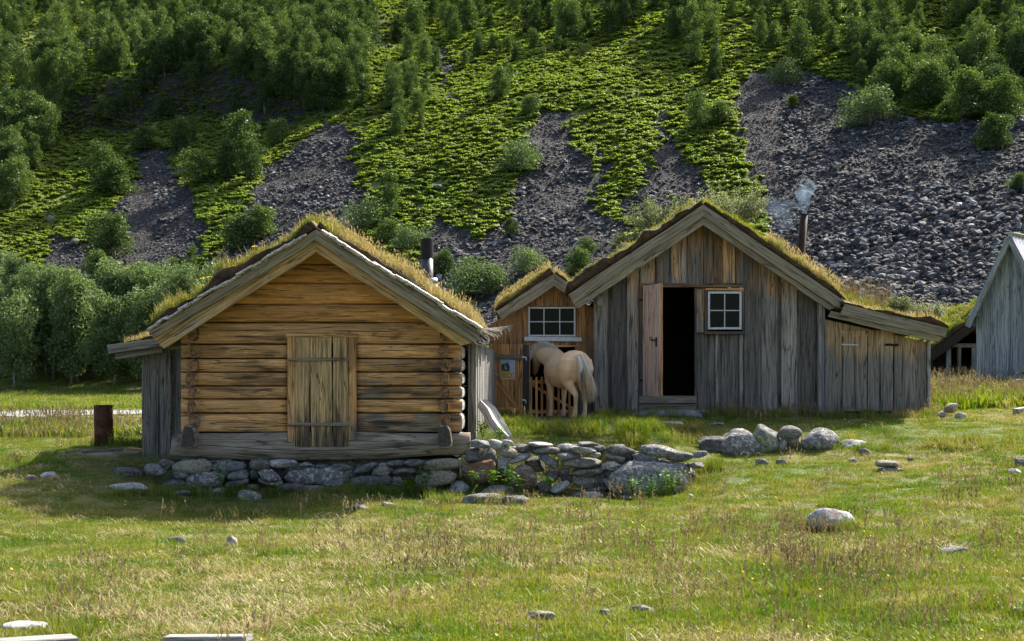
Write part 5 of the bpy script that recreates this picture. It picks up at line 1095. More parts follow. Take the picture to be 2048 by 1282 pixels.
# boulder row right of the wall, and single stones lying in the grass: (px, py, w, h, material, label)
LS = [(1421, 889, 56, 28, 'rockd', 'rounded dark stone at the left end of the boulder row below the board hut'),
 (1479, 884, 78, 48, 'rocks', 'big rounded speckled boulder with lichen below the hut doorway'),
 (1530, 872, 58, 46, 'rocky', 'rounded boulder with yellow lichen leaning on the big speckled one'),
 (1579, 866, 47, 24, 'rock', 'squared stone propped up between the two largest boulders of the row'),
 (1638, 878, 72, 38, 'rocks', 'broad dark boulder at the right of the row below the lean-to'),
 (1563, 885, 22, 12, 'rockp', 'small pale stone wedged under the squared stone'), (1589, 883, 28, 14, 'rockr', 'small brownish stone under the squared stone'),
 (1706, 887, 62, 18, 'rockp', 'flat pale stone in the grass just right of the boulder row'),
 (1581, 909, 34, 13, 'rock', 'flat stone in grass just below the middle of the boulder row'), (1647, 927, 68, 22, 'rock', 'wedge-shaped grey slab in the grass below the boulder row'),
 (1524, 927, 26, 13, 'rock', 'small slanting stone left of the wedge-shaped slab'), (1563, 927, 22, 11, 'rock', 'small stone between the slanting stone and the wedge-shaped slab'),
 (1707, 923, 16, 9, 'rockb', 'tiny bluish stone right of the wedge-shaped slab'), (1730, 906, 24, 12, 'rock', 'small tilted stone below the flat pale stone'),
 (1775, 926, 46, 15, 'rockt', 'upper slab of two stacked slabs in the right meadow'), (1784, 939, 60, 11, 'rock', 'lower longer slab of two stacked slabs in the right meadow'),
 (1744, 964, 44, 10, 'rockb', 'thin pale flat slab alone below the two stacked slabs'), (1820, 918, 16, 8, 'rock', 'small stone right of the two stacked slabs'),
 (1661, 1044, 98, 48, 'rockw', 'white boulder with rusty brown moss alone in the right foreground'),
 (1326, 850, 80, 9, 'rockp', 'long flat pale slab sunk in grass before the hut doorway'), (1430, 850, 36, 8, 'rock', 'short flat slab sunk in grass before the hut window'),
 (1334, 831, 168, 16, 'rock', 'long low stepping stone under the hut doorway'),
 (257, 977, 80, 26, 'rockp', 'pale cracked boulder in the shade left of the cabin foundation'), (252, 945, 78, 22, 'rockd', 'dark flat stone in shade behind the pale cracked boulder'),
 (497, 992, 54, 26, 'rocky', 'lichen-spotted stone in the shaded grass below the hatch'), (439, 986, 32, 13, 'rock', 'small grey stone left of the lichen-spotted stone'), (365, 987, 52, 10, 'rockd', 'low dark stone right of the pale cracked boulder'),
 (920, 976, 54, 30, 'rockp', 'pale rounded stone at the right corner of the foundation'), (994, 985, 74, 30, 'rockb', 'bluish pale boulder, highest of the three loose stones before the wall'), (964, 998, 80, 24, 'rock', 'broad grey stone, leftmost of the three loose stones before the wall'), (1031, 1004, 54, 18, 'rock', 'smallest grey stone at right of the three loose stones before the wall'),
 (1273, 996, 62, 10, 'rock', 'thin slab lying at the foot of the huge speckled boulder'), (720, 1017, 34, 11, 'rock', 'small stone at the right tip of the cabin shadow'), (776, 1011, 32, 8, 'rockp', 'low pale stone just right of the cabin shadow tip'), (861, 1003, 18, 8, 'rockp', 'tiny white stone in the grass below the foundation corner'),
 (466, 1086, 28, 18, 'rockw', 'small black and white stone, right of three in the left foreground'), (357, 1083, 42, 13, 'rockd', 'small dark sunken stone, left of three in the left foreground'), (363, 1117, 18, 10, 'rockp', 'tiny pale stone, lowest of three in the left foreground'),
 (1085, 1233, 64, 24, 'rock', 'grey stone sunk in the grass at bottom centre'), (1210, 1229, 24, 14, 'rock', 'small stone right of the bottom centre stone'), (1285, 1221, 52, 14, 'rock', 'low stone in tall grass farthest right at the bottom centre'),
 (1905, 1103, 64, 18, 'rock', 'low grey stone hidden in tall grass at right'), (52, 1254, 92, 20, 'rockw', 'pale white stone in the bottom left corner'), (678, 1252, 22, 12, 'rock', 'small stone in the bottom grass left of centre'),
 (98, 953, 34, 13, 'rockp', 'small pale stone in sunlit grass at far left'), (60, 957, 28, 9, 'rock', 'low stone left of the small pale stone at far left'),
 (1412, 935, 48, 9, 'rockp', 'narrow pale slab right of the huge speckled boulder'), (1398, 958, 32, 8, 'rockt', 'small brownish slab below the narrow pale slab'), (1444, 974, 18, 6, 'rockp', 'tiny white stone in the yellow turf right of the wall'), (1384, 994, 18, 8, 'rockp', 'tiny pale stone below the huge speckled boulder'),
 (2040, 925, 26, 20, 'rockd', 'dark stone at the right edge of the meadow'), (2032, 945, 30, 10, 'rockp', 'pale slab below the dark stone at the right edge'),
 (280, 905, 50, 5, 'rock', 'flat worn slab in the trodden ground behind the cabin corner'),
 (1902, 815, 30, 18, 'rockt', 'top stone of the little cairn right of the lean-to'), (1883, 828, 20, 12, 'rockp', 'left base stone of the little cairn'), (1921, 831, 24, 15, 'rockp', 'right base stone of the little cairn')]
for px, py, w_, h_, m, lab in LS:
    if 'cairn' in lab or 'stacked' in lab: Y = (hit1(px, 838) if 'cairn' in lab else hit1(px, 944)).y
    elif 'boulder row' in lab or 'of the row' in lab or 'speckled one' in lab or 'hut doorway' in lab and 'boulder' in lab or 'squared' in lab or 'leaning' in lab or 'below the hut doorway' in lab: Y = 25.6; py += 3; h_ += 12; w_ *= 1.1
    elif 'under the hut doorway' in lab: Y = 28.75
    else: Y = hit1(px, min(py+h_*.38, 1262)).y+w_/F*4
    if 'white boulder' in lab: h_ *= 1.25
    if h_ <= 18 and 'stacked' not in lab and 'cairn' not in lab: py -= h_*.12; h_ *= 1.35
    o = boulder(px, py+h_*.06, w_, h_*1.1, Y, m, rot=random.uniform(-3, 3), depth=.75, name='stone', boxy=.0 if 'round' in lab or 'boulder' in lab else .84, rough=.09, sub=4 if w_ > 60 else 3, seed=int(px*7+py))
    tag(o, lab, 'stone')
for px, py, w_, h_, lab in [(1068, 208, 30, 20, 'pale block at the head of the central scree on the mountainside'), (100, 440, 18, 20, 'upright grey block in the ferns at far left of the mountainside'), (1035, 150, 12, 14, 'small pale block among the bushes above the central scree'), (878, 375, 26, 12, 'slanting slab in the green slope between the screes'), (1412, 470, 14, 10, 'small pale block at the foot of the right scree'), (150, 485, 20, 16, 'dark block below the lone bush on the left scree')]:
    p = hit1(px, py+h_*.4, 60); o = boulder(px, py, w_, h_, p.y, 'rockp' if 'pale' in lab else 'rock', rot=0, depth=.8, name='boulder', seed=px); tag(o, lab, 'boulder')
# planks lying at the bottom edge, rotten log bench, drum, bits of timber
def hgt(x, y): return float(gz(np.array([x]), np.array([y]))[0])
def lying(name, a, b, w_, t_, lab, cat, mat='silver', raise_=.03):
    A, B = hit1(*a), hit1(*b); A.z += raise_; B.z += raise_; mb = MB(); mb.beam(A, B, w_, t_, (0, 0, 1), jit=.01); o = mb.build(name, M[mat]); tag(o, lab, cat)
lying('plank', (-60, 1306), (148, 1294), .2, .05, 'bleached grey plank in the bottom left corner', 'plank', raise_=.05)
lying('plank', (335, 1297), (500, 1295), .12, .04, 'narrow bleached plank at the bottom edge below the straw patch', 'plank', raise_=.07)
lying('log', (1985, 818), (2055, 808), .13, .12, 'weathered log lying in the grass before the grey barn, upper one', 'log', raise_=.05)
lying('log', (2030, 830), (2070, 822), .13, .12, 'weathered log end at the right frame edge, lower one', 'log', raise_=.05)
lying('stick', (165, 908), (245, 903), .05, .04, 'flat grey board on the trodden ground by the drum', 'board', 'annex'); lying('stick', (255, 900), (290, 905), .03, .03, 'thin reddish stick beside the lean-to', 'stick', 'orange')
mb = MB(); P = [W(962, 806, 24.9), W(978, 822, 24.8), W(990, 846, 24.65), W(1003, 862, 24.5), W(1018, 876, 24.4)]; rings = []
for i, (p, hw_, th_) in enumerate(zip(P, (.075, .12, .15, .13, .06), (.09, .10, .12, .10, .06))):
    d = (P[min(i+1, 4)]-P[max(i-1, 0)]).normalized(); n = Vector((.55, -.75, .5)); n = (n-d*n.dot(d)).normalized(); s = d.cross(n)
    rings.append([p+s*(hw_*x)+n*(th_*y) for x, y in ((1, .3), (.7, .9), (0, .6), (-.7, 1), (-1, .2), (-.8, -.8), (0, -1), (.8, -.8))])
mb.loft(rings, [0, .2, .4, .6, .8], .8); o = mb.build('timber_stump', M['silver'], smooth=False); tag(o, 'sun-bleached carved timber leaning against the side of the log cabin', 'timber')
# rusty drum
Yd = hit1(208, 892).y
dr = thing('rusty_drum', (X_(208, Yd), Yd, hgt(X_(208, Yd), Yd)), 'tall rusty brown iron drum standing in the grass left of the cabin', 'drum')
mb = MB(); b0_ = W(209, 897, Yd); b1_ = W(206, 811, Yd); mb.tube([b0_, b0_.lerp(b1_, .33), b0_.lerp(b1_, .34), b0_.lerp(b1_, .36), b0_.lerp(b1_, .66), b0_.lerp(b1_, .67), b0_.lerp(b1_, .69), b1_], [.178, .176, .182, .176, .173, .179, .172, .17], 26); mb.build('body', M['rust'], dr, smooth=True)
mb = MB(); mb.tube([b1_, b1_+Vector((0, 0, .012))], [.178, .174], 26); mb.beam(b1_+Vector((.16, 0, -.03)), b1_+Vector((.22, -.02, .01)), .02, .01, (0, 0, 1)); mb.build('rim', M['rust'], dr)
# wheelbarrow by the barn, mostly outside the frame
Yw = 38.5; wb = thing('wheelbarrow', (X_(2060, Yw), Yw, Z_(765, Yw)), 'old grey handcart with raised wooden handle at the right frame edge', 'handcart')
mb = MB(); mb.tube([W(2019, 764, Yw), W(2048, 735, Yw), W(2075, 728, Yw)], .035, 8); mb.build('handle', M['annex'], wb)
mb = MB(); mb.tube([W(2020, 764, Yw-.1)]+[W(2040+18*math.cos(q), 766-6*math.sin(q), Yw-.1) for q in np.linspace(math.pi, 0, 7)], .03, 8); mb.build('fender', M['white'], wb)
mb = MB(); c = W(2075, 752, Yw); mb.loft([[c+Vector((-.3, -.3, .1)), c+Vector((.5, -.3, .1)), c+Vector((.5, .3, .1)), c+Vector((-.3, .3, .1))], [c+Vector((-.2, -.2, -.12)), c+Vector((.4, -.2, -.12)), c+Vector((.4, .2, -.12)), c+Vector((-.2, .2, -.12))]], [0, .2], .5); mb.build('tray', M['annex'], wb)
mb = MB(); c = W(2048, 752, Yw); mb.beam(c+Vector((0, -.03, .05)), c+Vector((0, -.03, .09)), .07, .1); mb.build('bolt', M['iron'], wb)
# ================================================================ trees and shrubs
def crown(n, h, r, leaf, seed, lobes=9, low=.12, shape=1.0, open_=.0):
    """leaf faces in clumps around real branch ends; returns mesh data and branch list (unit: metres)"""
    q = np.random.default_rng(seed); cs = []; br = []
    for i in range(lobes):
        t = low+(1-low)*(i+.5)/lobes; rad = r*(max(0, math.sin(math.pi*min(.93, (t*.78+.14))))**.6)*q.uniform(.25, .8)*shape; a = i*2.4+q.uniform(-.5, .5)
        cs.append((rad*math.cos(a), rad*math.sin(a), h*t, r*q.uniform(.34, .58)*(1.1-.25*t)))
        br.append((rad*math.cos(a), rad*math.sin(a), h*t))
    cs.append((0, 0, h*.88, r*.42)); cs.append((0, 0, h*.55, r*.6)); cs = np.array(cs)
    w_ = cs[:, 3]**2; k = q.choice(len(cs), n, p=w_/w_.sum()); D = q.normal(size=(n, 3)); D /= np.linalg.norm(D, axis=1)[:, None]
    rr = cs[k, 3]*(q.random(n)**.45)*(1+.5*(vnoise(D[:, 0]*2.5+k, D[:, 1]*2.5, D[:, 2]*2.5)-.5))
    C = cs[k, :3]+D*rr[:, None]*np.array([1, 1, 1.15]); C[:, 2] = np.maximum(C[:, 2], h*low*.6)
    u = q.normal(size=(n, 3)); u /= np.linalg.norm(u, axis=1)[:, None]; v = q.normal(size=(n, 3)); v -= (v*u).sum(1)[:, None]*u; v /= np.linalg.norm(v, axis=1)[:, None]
    s = leaf*q.uniform(.6, 1.4, n)[:, None]; V = np.stack([C-u*s, C-v*s*.6, C+u*s, C+v*s*.6], 1).reshape(-1, 3); L = np.arange(4*n); tone = np.clip(q.random(len(cs))[k]*.6+.4*q.random(n), 0, 1)
    return (V, L, np.full(n, 4), np.repeat(tone, 4)), br
def trunkmesh(h, r, br, seed, stems=1):
    q = random.Random(seed); mb = MB()
    for s_ in range(stems):
        ox, oy = (0, 0) if stems == 1 else (q.uniform(-.3, .3)*h*.2, q.uniform(-.3, .3)*h*.2); pts = []
        for i in range(7): t = i/6; pts.append((ox*t*2+q.uniform(-.02, .02)*h*(t > 0), oy*t*2+q.uniform(-.02, .02)*h*(t > 0), h*.92*t-.1*(i == 0)))
        mb.tube(pts, [r*(1-.85*i/6)*(1.25 if i == 0 else 1) for i in range(7)], 7)
    for b in br: z0 = max(.12*h, b[2]-.22*h); mb.tube([(0, 0, z0), (b[0]*.5, b[1]*.5, (z0+b[2])/2+.02*h), b], [r*.4*(1-z0/h)+.01, r*.25, .01], 5)
    return mb
TREE = {}
def mkproto(kind, n, h, r, leaf, seeds, lobes, low, mat, tr, stems=1, shape=1.0):
    TREE[kind] = []
    for s in seeds:
        d, br = crown(n, h, r, leaf, s, lobes, low, shape); cm = npmesh('crown', d[0], d[1], d[2], False, {'tone': d[3]}); cm.materials.append(M[mat])
        mb = trunkmesh(h, tr, br, s, stems); tm = npmesh('trunk', np.array(mb.v, float), [i for f in mb.f for i in f], [len(f) for f in mb.f], True, {'tone': mb.tone}); tm.materials.append(M['trunk']); TREE[kind].append((cm, tm))
mkproto('slope', 4200, 6.0, 2.1, .115, [1, 2, 3, 4, 5, 6], 11, .10, 'birch', .09, 2)
mkproto('narrow', 3600, 7.0, 1.6, .12, [11, 12, 13], 12, .08, 'birch', .09)
mkproto('valley', 9500, 9.0, 2.5, .12, [21, 22, 23, 24, 25], 15, .2, 'birchl', .11)
mkproto('bush', 4200, 2.2, 1.3, .065, [31, 32, 33], 8, .1, 'birch', .04, 3)
mkproto('palebush', 4200, 2.0, 1.6, .065, [41, 42], 9, .1, 'birchl', .04, 3)
def tree(kind, p, h, label, cat, group, wide=1.0, name='birch_tree'):
    base = {'slope': 6.0, 'narrow': 7.0, 'valley': 9.0, 'bush': 2.2, 'palebush': 2.0}[kind]; s = h/base; cm, tm = random.choice(TREE[kind])
    o = thing(name, (p[0], p[1], p[2]-.05*s), label, cat, group); o.rotation_euler = (random.uniform(-.05, .05), random.uniform(-.05, .05), random.random()*6.283); o.scale = (s*wide, s*wide, s)
    c = bpy.data.objects.new('crown', cm); COL.objects.link(c); c.parent = o; t = bpy.data.objects.new('trunk', tm); COL.objects.link(t); t.parent = o; return o
TODO = []
def fill(poly, n, kinds, h0, h1, label, group, cat='birch', mind=9, ylim=(60, 300), wide=(.85, 1.2), name='birch_tree'):
    xs = [p[0] for p in poly]; ys = [p[1] for p in poly]; got = []; tries = 0; out = 0
    while len(got) < n and tries < n*40:
        tries += 1; x, y = random.uniform(min(xs), max(xs)), random.uniform(min(ys), max(ys))
        if not inpoly([x], [y], poly)[0] or any((x-a)**2+((y-b)*1.3)**2 < mind**2 for a, b in got): continue
        got.append((x, y))
    Q = hit([g_[0] for g_ in got], [g_[1] for g_ in got], 60)
    for q in Q:
        if np.isnan(q[0]): continue
        h = random.uniform(h0, h1)*(1 if 'valley' in group else .78); TODO.append((min(1, (q[1]*.2737-(q[2]-H)+h)/h)*h/q[1], random.choice(kinds), q, h, label, cat, group, random.uniform(*wide), name))
# dense woods on the mountain, by stand
fill([(-20, -60), (165, -60), (185, 120), (150, 200), (80, 330), (40, 420), (-20, 430)], 105, ['slope', 'slope', 'narrow'], 5.5, 8.5, 'birch in the dark stand at the upper left edge of the mountain', 'birches in the upper left stand', mind=13)
fill([(185, -60), (420, -60), (430, 165), (330, 160), (200, 155)], 85, ['slope', 'slope', 'narrow'], 5.5, 8.5, 'birch in the dense stand above the dark rock ledge', 'birches above the rock ledge', mind=14)
fill([(420, -60), (760, -60), (752, 60), (742, 215), (640, 235), (560, 200), (440, 165)], 130, ['slope', 'slope', 'narrow'], 5, 8, 'birch in the dense stand above the left-centre scree', 'birches above the left-centre scree', mind=14)
fill([(775, -60), (1300, -60), (1290, 70), (1180, 95), (1010, 60), (900, 90), (790, 110)], 62, ['slope', 'narrow', 'slope'], 4.5, 7, 'birch in the belt along the top centre of the mountain', 'birches along the top centre', mind=14)
fill([(790, 110), (880, 120), (870, 210), (850, 280), (770, 280), (775, 200)], 18, ['slope', 'bush'], 3, 5.5, 'low birch in the column of trees right of the small upper gully', 'birches right of the upper gully', mind=14)
fill([(1270, -50), (1420, -40), (1440, 100), (1430, 175), (1370, 150), (1300, 70)], 22, ['slope', 'narrow'], 4.5, 6.5, 'birch in the diagonal group left of the big scree top', 'birches left of the big scree top', mind=13)
fill([(930, 90), (1200, 90), (1180, 170), (1000, 180), (930, 160)], 14, ['bush', 'slope'], 2.2, 4, 'low bushy birch in the ferns above the central scree', 'bushy birches above the central scree', mind=14)
fill([(1440, -40), (1700, -40), (1850, 30), (1840, 150), (1700, 110), (1560, 120), (1450, 60)], 32, ['slope', 'narrow', 'slope'], 3.5, 5.8, 'birch scattered in the ferns above the big scree', 'birches above the big scree', mind=24)
fill([(1700, 90), (1840, 130), (1960, 170), (2060, 230), (2060, 260), (1900, 235), (1790, 215), (1710, 175)], 38, ['slope', 'slope', 'bush'], 3.2, 5.2, 'birch in the bright band along the top of the big scree', 'birches along the top of the big scree', mind=13)
fill([(1860, -60), (2080, -60), (2080, 170), (1960, 150), (1880, 60)], 45, ['slope', 'narrow'], 4, 6, 'shaded birch among the dark cliffs in the upper right corner', 'birches among the upper right cliffs', mind=13)
fill([(-30, 600), (60, 640), (150, 685), (300, 695), (440, 655), (450, 700), (-30, 745)], 34, ['valley'], 4.5, 6.2, 'pale green birch at the back of the valley wood left of the cabin', 'birches at the back of the valley wood', cat='birch', mind=14)
fill([(-40, 730), (440, 735), (440, 778), (-40, 782)], 24, ['valley'], 6.3, 8.8, 'pale green birch at the front edge of the valley wood left of the cabin', 'birches at the edge of the valley wood', cat='birch', mind=13)
TODO.sort(key=lambda t: -t[0]); NT = 255
for t in TODO[:NT]: tree(*t[1:])
far = [t for t in TODO[NT:] if t[0] > -.002]
pr_ = []
for kd in ('slope', 'narrow'):
    for cm, tm in TREE[kd]: pr_.append((6.0 if kd == 'slope' else 7.0, bpy.data.objects.new('w', cm)))
if far:
    ii = rng.integers(0, len(pr_), len(far)); tag(instancer('birch_wood', [tuple(t[2]) for t in far], np.array([t[3]/pr_[k][0] for t, k in zip(far, ii)]), [p[1] for p in pr_], idx=ii), 'smallest far birches filling the gaps of the mountain woods', 'wood', kind='stuff')
print('trees', len(TODO), 'wood', len(far))
# single trees: (base px, base py, height in px, kind, label)
for px, py, hp_, kind, lab in [(205, 388, 95, 'slope', 'lone spreading birch beside the left scree'), (230, 392, 60, 'bush', 'bushy birch at the foot of the lone spreading birch'), (200, 525, 90, 'slope', 'broad birch low on the left scree'), (232, 520, 85, 'slope', 'broad birch touching its twin on the left scree'), (200, 560, 50, 'bush', 'small bush under the broad birches on the left scree'), (294, 580, 42, 'bush', 'round green bush in the rubble above the valley wood'), (350, 600, 75, 'slope', 'birch rising above the left lean-to roof'), (378, 585, 85, 'narrow', 'slim birch just left of the cabin roof slope'), (475, 500, 60, 'bush', 'bush between the two left screes above the cabin roof'), (520, 480, 60, 'bush', 'small birch above the middle of the cabin roof slope'),
  (470, 250, 60, 'narrow', 'slender birch under the dark rock ledge'), (480, 345, 110, 'slope', 'tall birch between the two left screes'), (455, 360, 70, 'slope', 'shorter birch left of the tall birch between the screes'), (505, 365, 75, 'slope', 'bushy birch right of the tall birch between the screes'), (360, 310, 70, 'slope', 'rounded birch above the left scree top'), (385, 290, 50, 'narrow', 'small birch right of the rounded birch above the scree'), (290, 300, 40, 'bush', 'small grey bush at the tip of the left scree'), (395, 370, 60, 'bush', 'bush at the right edge of the left scree'), (210, 250, 40, 'bush', 'small bush in the shaded ferns at left'),
  (1395, 265, 75, 'slope', 'lone small birch in the ferns left of the big scree'), (1440, 250, 40, 'bush', 'bush just right of the lone small birch'), (780, 440, 90, 'narrow', 'narrow dark birch in the ferns left of the stovepipe'), (735, 460, 50, 'palebush', 'greyish bush above the cabin ridge'), (1040, 345, 50, 'palebush', 'greyish willow bush left of the central scree'), (1060, 230, 35, 'bush', 'small bush left of the pale block'), (1000, 200, 60, 'slope', 'bushy birch above the middle of the fern slope'),
  (780, 490, 45, 'bush', 'bush at the foot of the narrow dark birch'), (820, 500, 40, 'palebush', 'pale bush just left of the stovepipe'), (890, 550, 45, 'bush', 'bush on the rubble right of the stovepipe'), (950, 590, 60, 'palebush', 'grey-green willow right of the stovepipe above the cabin roof'), (985, 590, 50, 'palebush', 'grey-green willow left of the small shed roof'), (1060, 545, 40, 'palebush', 'willow just above the small shed ridge'), (1160, 550, 45, 'bush', 'round bush between the small shed and the board hut'), (1175, 510, 30, 'bush', 'small bush higher up the rubble left of the hut roof'), (1020, 470, 30, 'bush', 'small bush in the middle of the central scree foot'),
  (1740, 250, 62, 'palebush', 'round pale bush on the upper part of the big scree'), (330, 232, 34, 'bush', 'bush at the foot of the dark rock ledge'), (262, 215, 36, 'bush', 'bush at the left foot of the dark rock ledge'), (300, 190, 50, 'slope', 'birch hanging over the left of the rock ledge'), (385, 185, 55, 'slope', 'birch hanging over the right of the rock ledge'), (530, 235, 60, 'slope', 'birch right of the rock ledge'), (560, 290, 45, 'bush', 'bush above the second scree from the left'), (1585, 215, 22, 'bush', 'tiny round bush near the top left of the big scree'), (1570, 170, 40, 'palebush', 'bush at the top left corner of the big scree'), (1990, 300, 62, 'bush', 'dark wide bush on the right side of the big scree'), (1890, 235, 30, 'bush', 'bush below the bright band of birches'), (1600, 135, 85, 'slope', 'large dark rounded birch above the top left of the big scree'), (1630, 75, 85, 'slope', 'tall dark birch higher above the top of the big scree'), (2040, 380, 30, 'bush', 'small dark bush at the right frame edge'), (830, 75, 70, 'slope', 'large spreading birch beside the upper gully')]:
    p = hit1(px, py, 60); tree(kind, p, hp_/F*p.y*1.05, lab, 'birch' if kind in ('slope', 'narrow') else 'bush', None, 1.25 if kind != 'narrow' else 1.0, 'birch_tree' if kind in ('slope', 'narrow') else 'bush')
# willow shrubs behind the hut ridge and on the lean-to roof
def shrub(name, loc, rx, rz, n, lab, seed, leaf=.022, parent=None):
    q = np.random.default_rng(seed); o = thing(name, loc, lab, 'shrub'); mb = MB(); tips = []
    for i in range(60):
        a = q.random()*6.283; e = q.uniform(.1, 1.0); L = q.uniform(.5, 1.0); d = Vector((math.cos(a)*rx*L*(1.15-e*.6), math.sin(a)*rx*.6*L*(1.1-e*.5), rz*L*(.35+.65*e))); m_ = d*.5+Vector((q.uniform(-.06, .06), 0, q.uniform(-.08, .04))); mb.tube([(0, 0, -.1), m_, d], [.011, .007, .003], 5); tips.append((m_, d))
    mb2 = MB(); mb2.v = [tuple(Vector(v)+o.location) for v in mb.v]; mb2.f = mb.f; mb2.uv = mb.uv; mb2.tone = mb.tone; mb2.mi = mb.mi; mb2.build('branches', M['twig'], o)
    k = q.integers(0, len(tips), n); t = q.uniform(.0, 1.08, n)[:, None]; A = np.array([tips[i][0] for i in k]); B = np.array([tips[i][1] for i in k]); C = A+(B-A)*t+q.normal(0, .045, (n, 3))
    u = q.normal(size=(n, 3)); u /= np.linalg.norm(u, axis=1)[:, None]; v = q.normal(size=(n, 3)); v -= (v*u).sum(1)[:, None]*u; v /= np.linalg.norm(v, axis=1)[:, None]; s = leaf*q.uniform(.7, 1.5, n)[:, None]
    V = np.stack([C-u*s, C-v*s*.45, C+u*s, C+v*s*.45], 1).reshape(-1, 3); link('leaves', npmesh('leaves', V, np.arange(4*n), np.full(n, 4), False, {'tone': np.repeat(q.random(n), 4)}), o, M['willow']); return o
shrub('willow_shrub', W(1330, 470, 31.2), 1.0, 1.05, 6000, 'silvery willow shrub behind the left slope of the board hut roof', 1)
shrub('willow_shrub', W(1462, 455, 31.4), .95, 1.15, 6500, 'silvery willow shrub behind the ridge on the right of the board hut roof', 2)
shrub('willow_shrub', W(1262, 500, 31.0), .5, .5, 2200, 'small willow shrub low behind the left slope of the board hut roof', 3)
shrub('willow_shrub', W(1800, 628, 29.6), .30, .40, 1200, 'small green willow on the left of the lean-to roof plants', 4)
shrub('willow_shrub', W(1855, 640, 29.4), .42, .42, 2200, 'leafy green willow at the right end of the lean-to roof', 5)
# leafy weeds among the stones
def weed(px, py, hpx, lab, seed, Y=23.55, n=26):
    q = np.random.default_rng(seed); p = W(px, py, Y); h = hpx/F*Y; o = thing('leafy_weed', p, lab, 'plant'); mb = MB(); C = []; 
    for i in range(6):
        tip = Vector((q.normal(0, .3)*h, q.normal(0, .2)*h-.04, h*q.uniform(.6, 1.05))); mb.tube([(0, 0, -.08), tip*.5+Vector((0, 0, .02)), tip], [.005, .004, .002], 5)
        for k in range(n//5): C.append(tip*q.uniform(.25, 1.0)+Vector(q.normal(0, .035, 3)))
    mb.v = [tuple(Vector(v)+o.location) for v in mb.v]; mb.build('stems', M['leafy'], o); C = np.array(C); m = len(C)
    az = q.random(m)*6.283; d = np.stack([np.cos(az), np.sin(az)*.8-.2, q.uniform(-.5, .3, m)], -1); s = np.stack([-np.sin(az), np.cos(az), q.normal(0, .3, m)], -1); L = q.uniform(.04, .085, m)[:, None]
    V = np.stack([C, C+d*L*.5-s*L*.32, C+d*L, C+d*L*.5+s*L*.32], 1).reshape(-1, 3); link('leaves', npmesh('leaves', V, np.arange(4*m), np.full(m, 4), False, {'tone': np.repeat(q.random(m), 4)}), o, M['leafy'])
for i, (px, py, h_, lab, n, Y) in enumerate([(440, 965, 50, 'dark leafy weed climbing the shaded foundation stones below the cabin', 50, 23.6), (850, 975, 48, 'broad-leaved weed against the tan foundation block', 110, 23.6), (818, 980, 28, 'low weed left of the one by the tan foundation block', 50, 23.6), (985, 968, 34, 'small sunlit weed between the rusty stones of the wall', 45, 23.4), (1020, 975, 45, 'bright sunlit weed in front of the big rusty stone', 90, 23.4), (1035, 985, 34, 'low bright weed right of the sunlit weed by the rusty stone', 60, 23.4), (1095, 970, 20, 'tiny weed at the foot of the middle of the wall', 25, 23.4), (1265, 985, 30, 'low weed at the left foot of the huge speckled boulder', 60, 23.3), (1340, 985, 60, 'tall weed before the right side of the huge speckled boulder', 150, 23.2), (1300, 990, 36, 'weed before the middle of the huge speckled boulder', 80, 23.2), (965, 868, 30, 'leafy weed at the sunlit side wall of the log cabin', 70, 24.7), (1000, 880, 26, 'leafy weed beside the bleached leaning timber', 60, 24.3), (945, 960, 22, 'small weed by the pale stone at the foundation corner', 35, 23.3)]): weed(px, py, h_, lab, 70+i, Y, n)
# ================================================================ horse, smoke
hz0 = hgt(1.06, 28.6)
horse = thing('horse', (1.10, 28.6, hz0), 'cream dun horse seen from behind, head inside the small shed doorway', 'horse')
fv = Vector((-.33, .944, 0)).normalized(); lv = Vector((-fv.y, fv.x, 0))
HK = 1.05
def HP(x, y, z): x *= HK; y *= HK; z *= HK; return fv*x+lv*y+Vector((0, 0, z))
HV, HF = [], []
def ellring(c, ax, up, ry, rz, n=20):
    ax = ax.normalized(); up = (up-ax*up.dot(ax)).normalized(); s = up.cross(ax); return [c+s*(ry*math.cos(q))+up*(rz*math.sin(q)) for q in [2*math.pi*k/n for k in range(n)]]
def hloft(st, up=(0, 0, 1), n=20):
    """st: list of (x,y,z,ry,rz); closed rounded loft"""
    P = [HP(*s[:3]) for s in st]; up = HP(*up) if len(up) == 3 else up; b = len(HV)
    for i, s in enumerate(st):
        ax = P[min(i+1, len(P)-1)]-P[max(i-1, 0)]; k_ = 1.13 if s[3] > .15 else 1.2; HV.extend(ellring(P[i], ax, up, s[3]*k_, s[4]*(1.08 if s[3] > .15 else 1.15), n))
    for i in range(len(st)-1):
        for k in range(n): HF.append((b+i*n+k, b+i*n+(k+1) % n, b+(i+1)*n+(k+1) % n, b+(i+1)*n+k))
    HF.append(tuple(b+k for k in range(n))[::-1]); HF.append(tuple(b+(len(st)-1)*n+k for k in range(n)))
hloft([(-.74, 0, 1.0, .07, .12), (-.70, 0, 1.0, .19, .23), (-.60, 0, 1.0, .27, .29), (-.45, 0, 1.0, .30, .305), (-.28, 0, .97, .29, .31), (-.1, 0, .93, .31, .325), (.1, 0, .91, .32, .335), (.3, 0, .93, .29, .33), (.46, 0, .98, .24, .32), (.58, 0, 1.0, .19, .26), (.68, 0, 1.0, .12, .17), (.74, 0, 1.0, .04, .08)])
hloft([(.38, 0, 1.02, .15, .27), (.55, 0, 1.10, .14, .25), (.72, .04, 1.18, .12, .21), (.88, .10, 1.24, .105, .175), (1.02, .16, 1.27, .095, .15), (1.12, .18, 1.25, .085, .13)])
hloft([(1.04, .17, 1.31, .08, .10), (1.14, .17, 1.24, .105, .155), (1.26, .15, 1.13, .09, .13), (1.38, .12, 1.02, .065, .09), (1.48, .10, .93, .055, .07), (1.54, .09, .88, .045, .055), (1.56, .09, .86, .02, .03)])
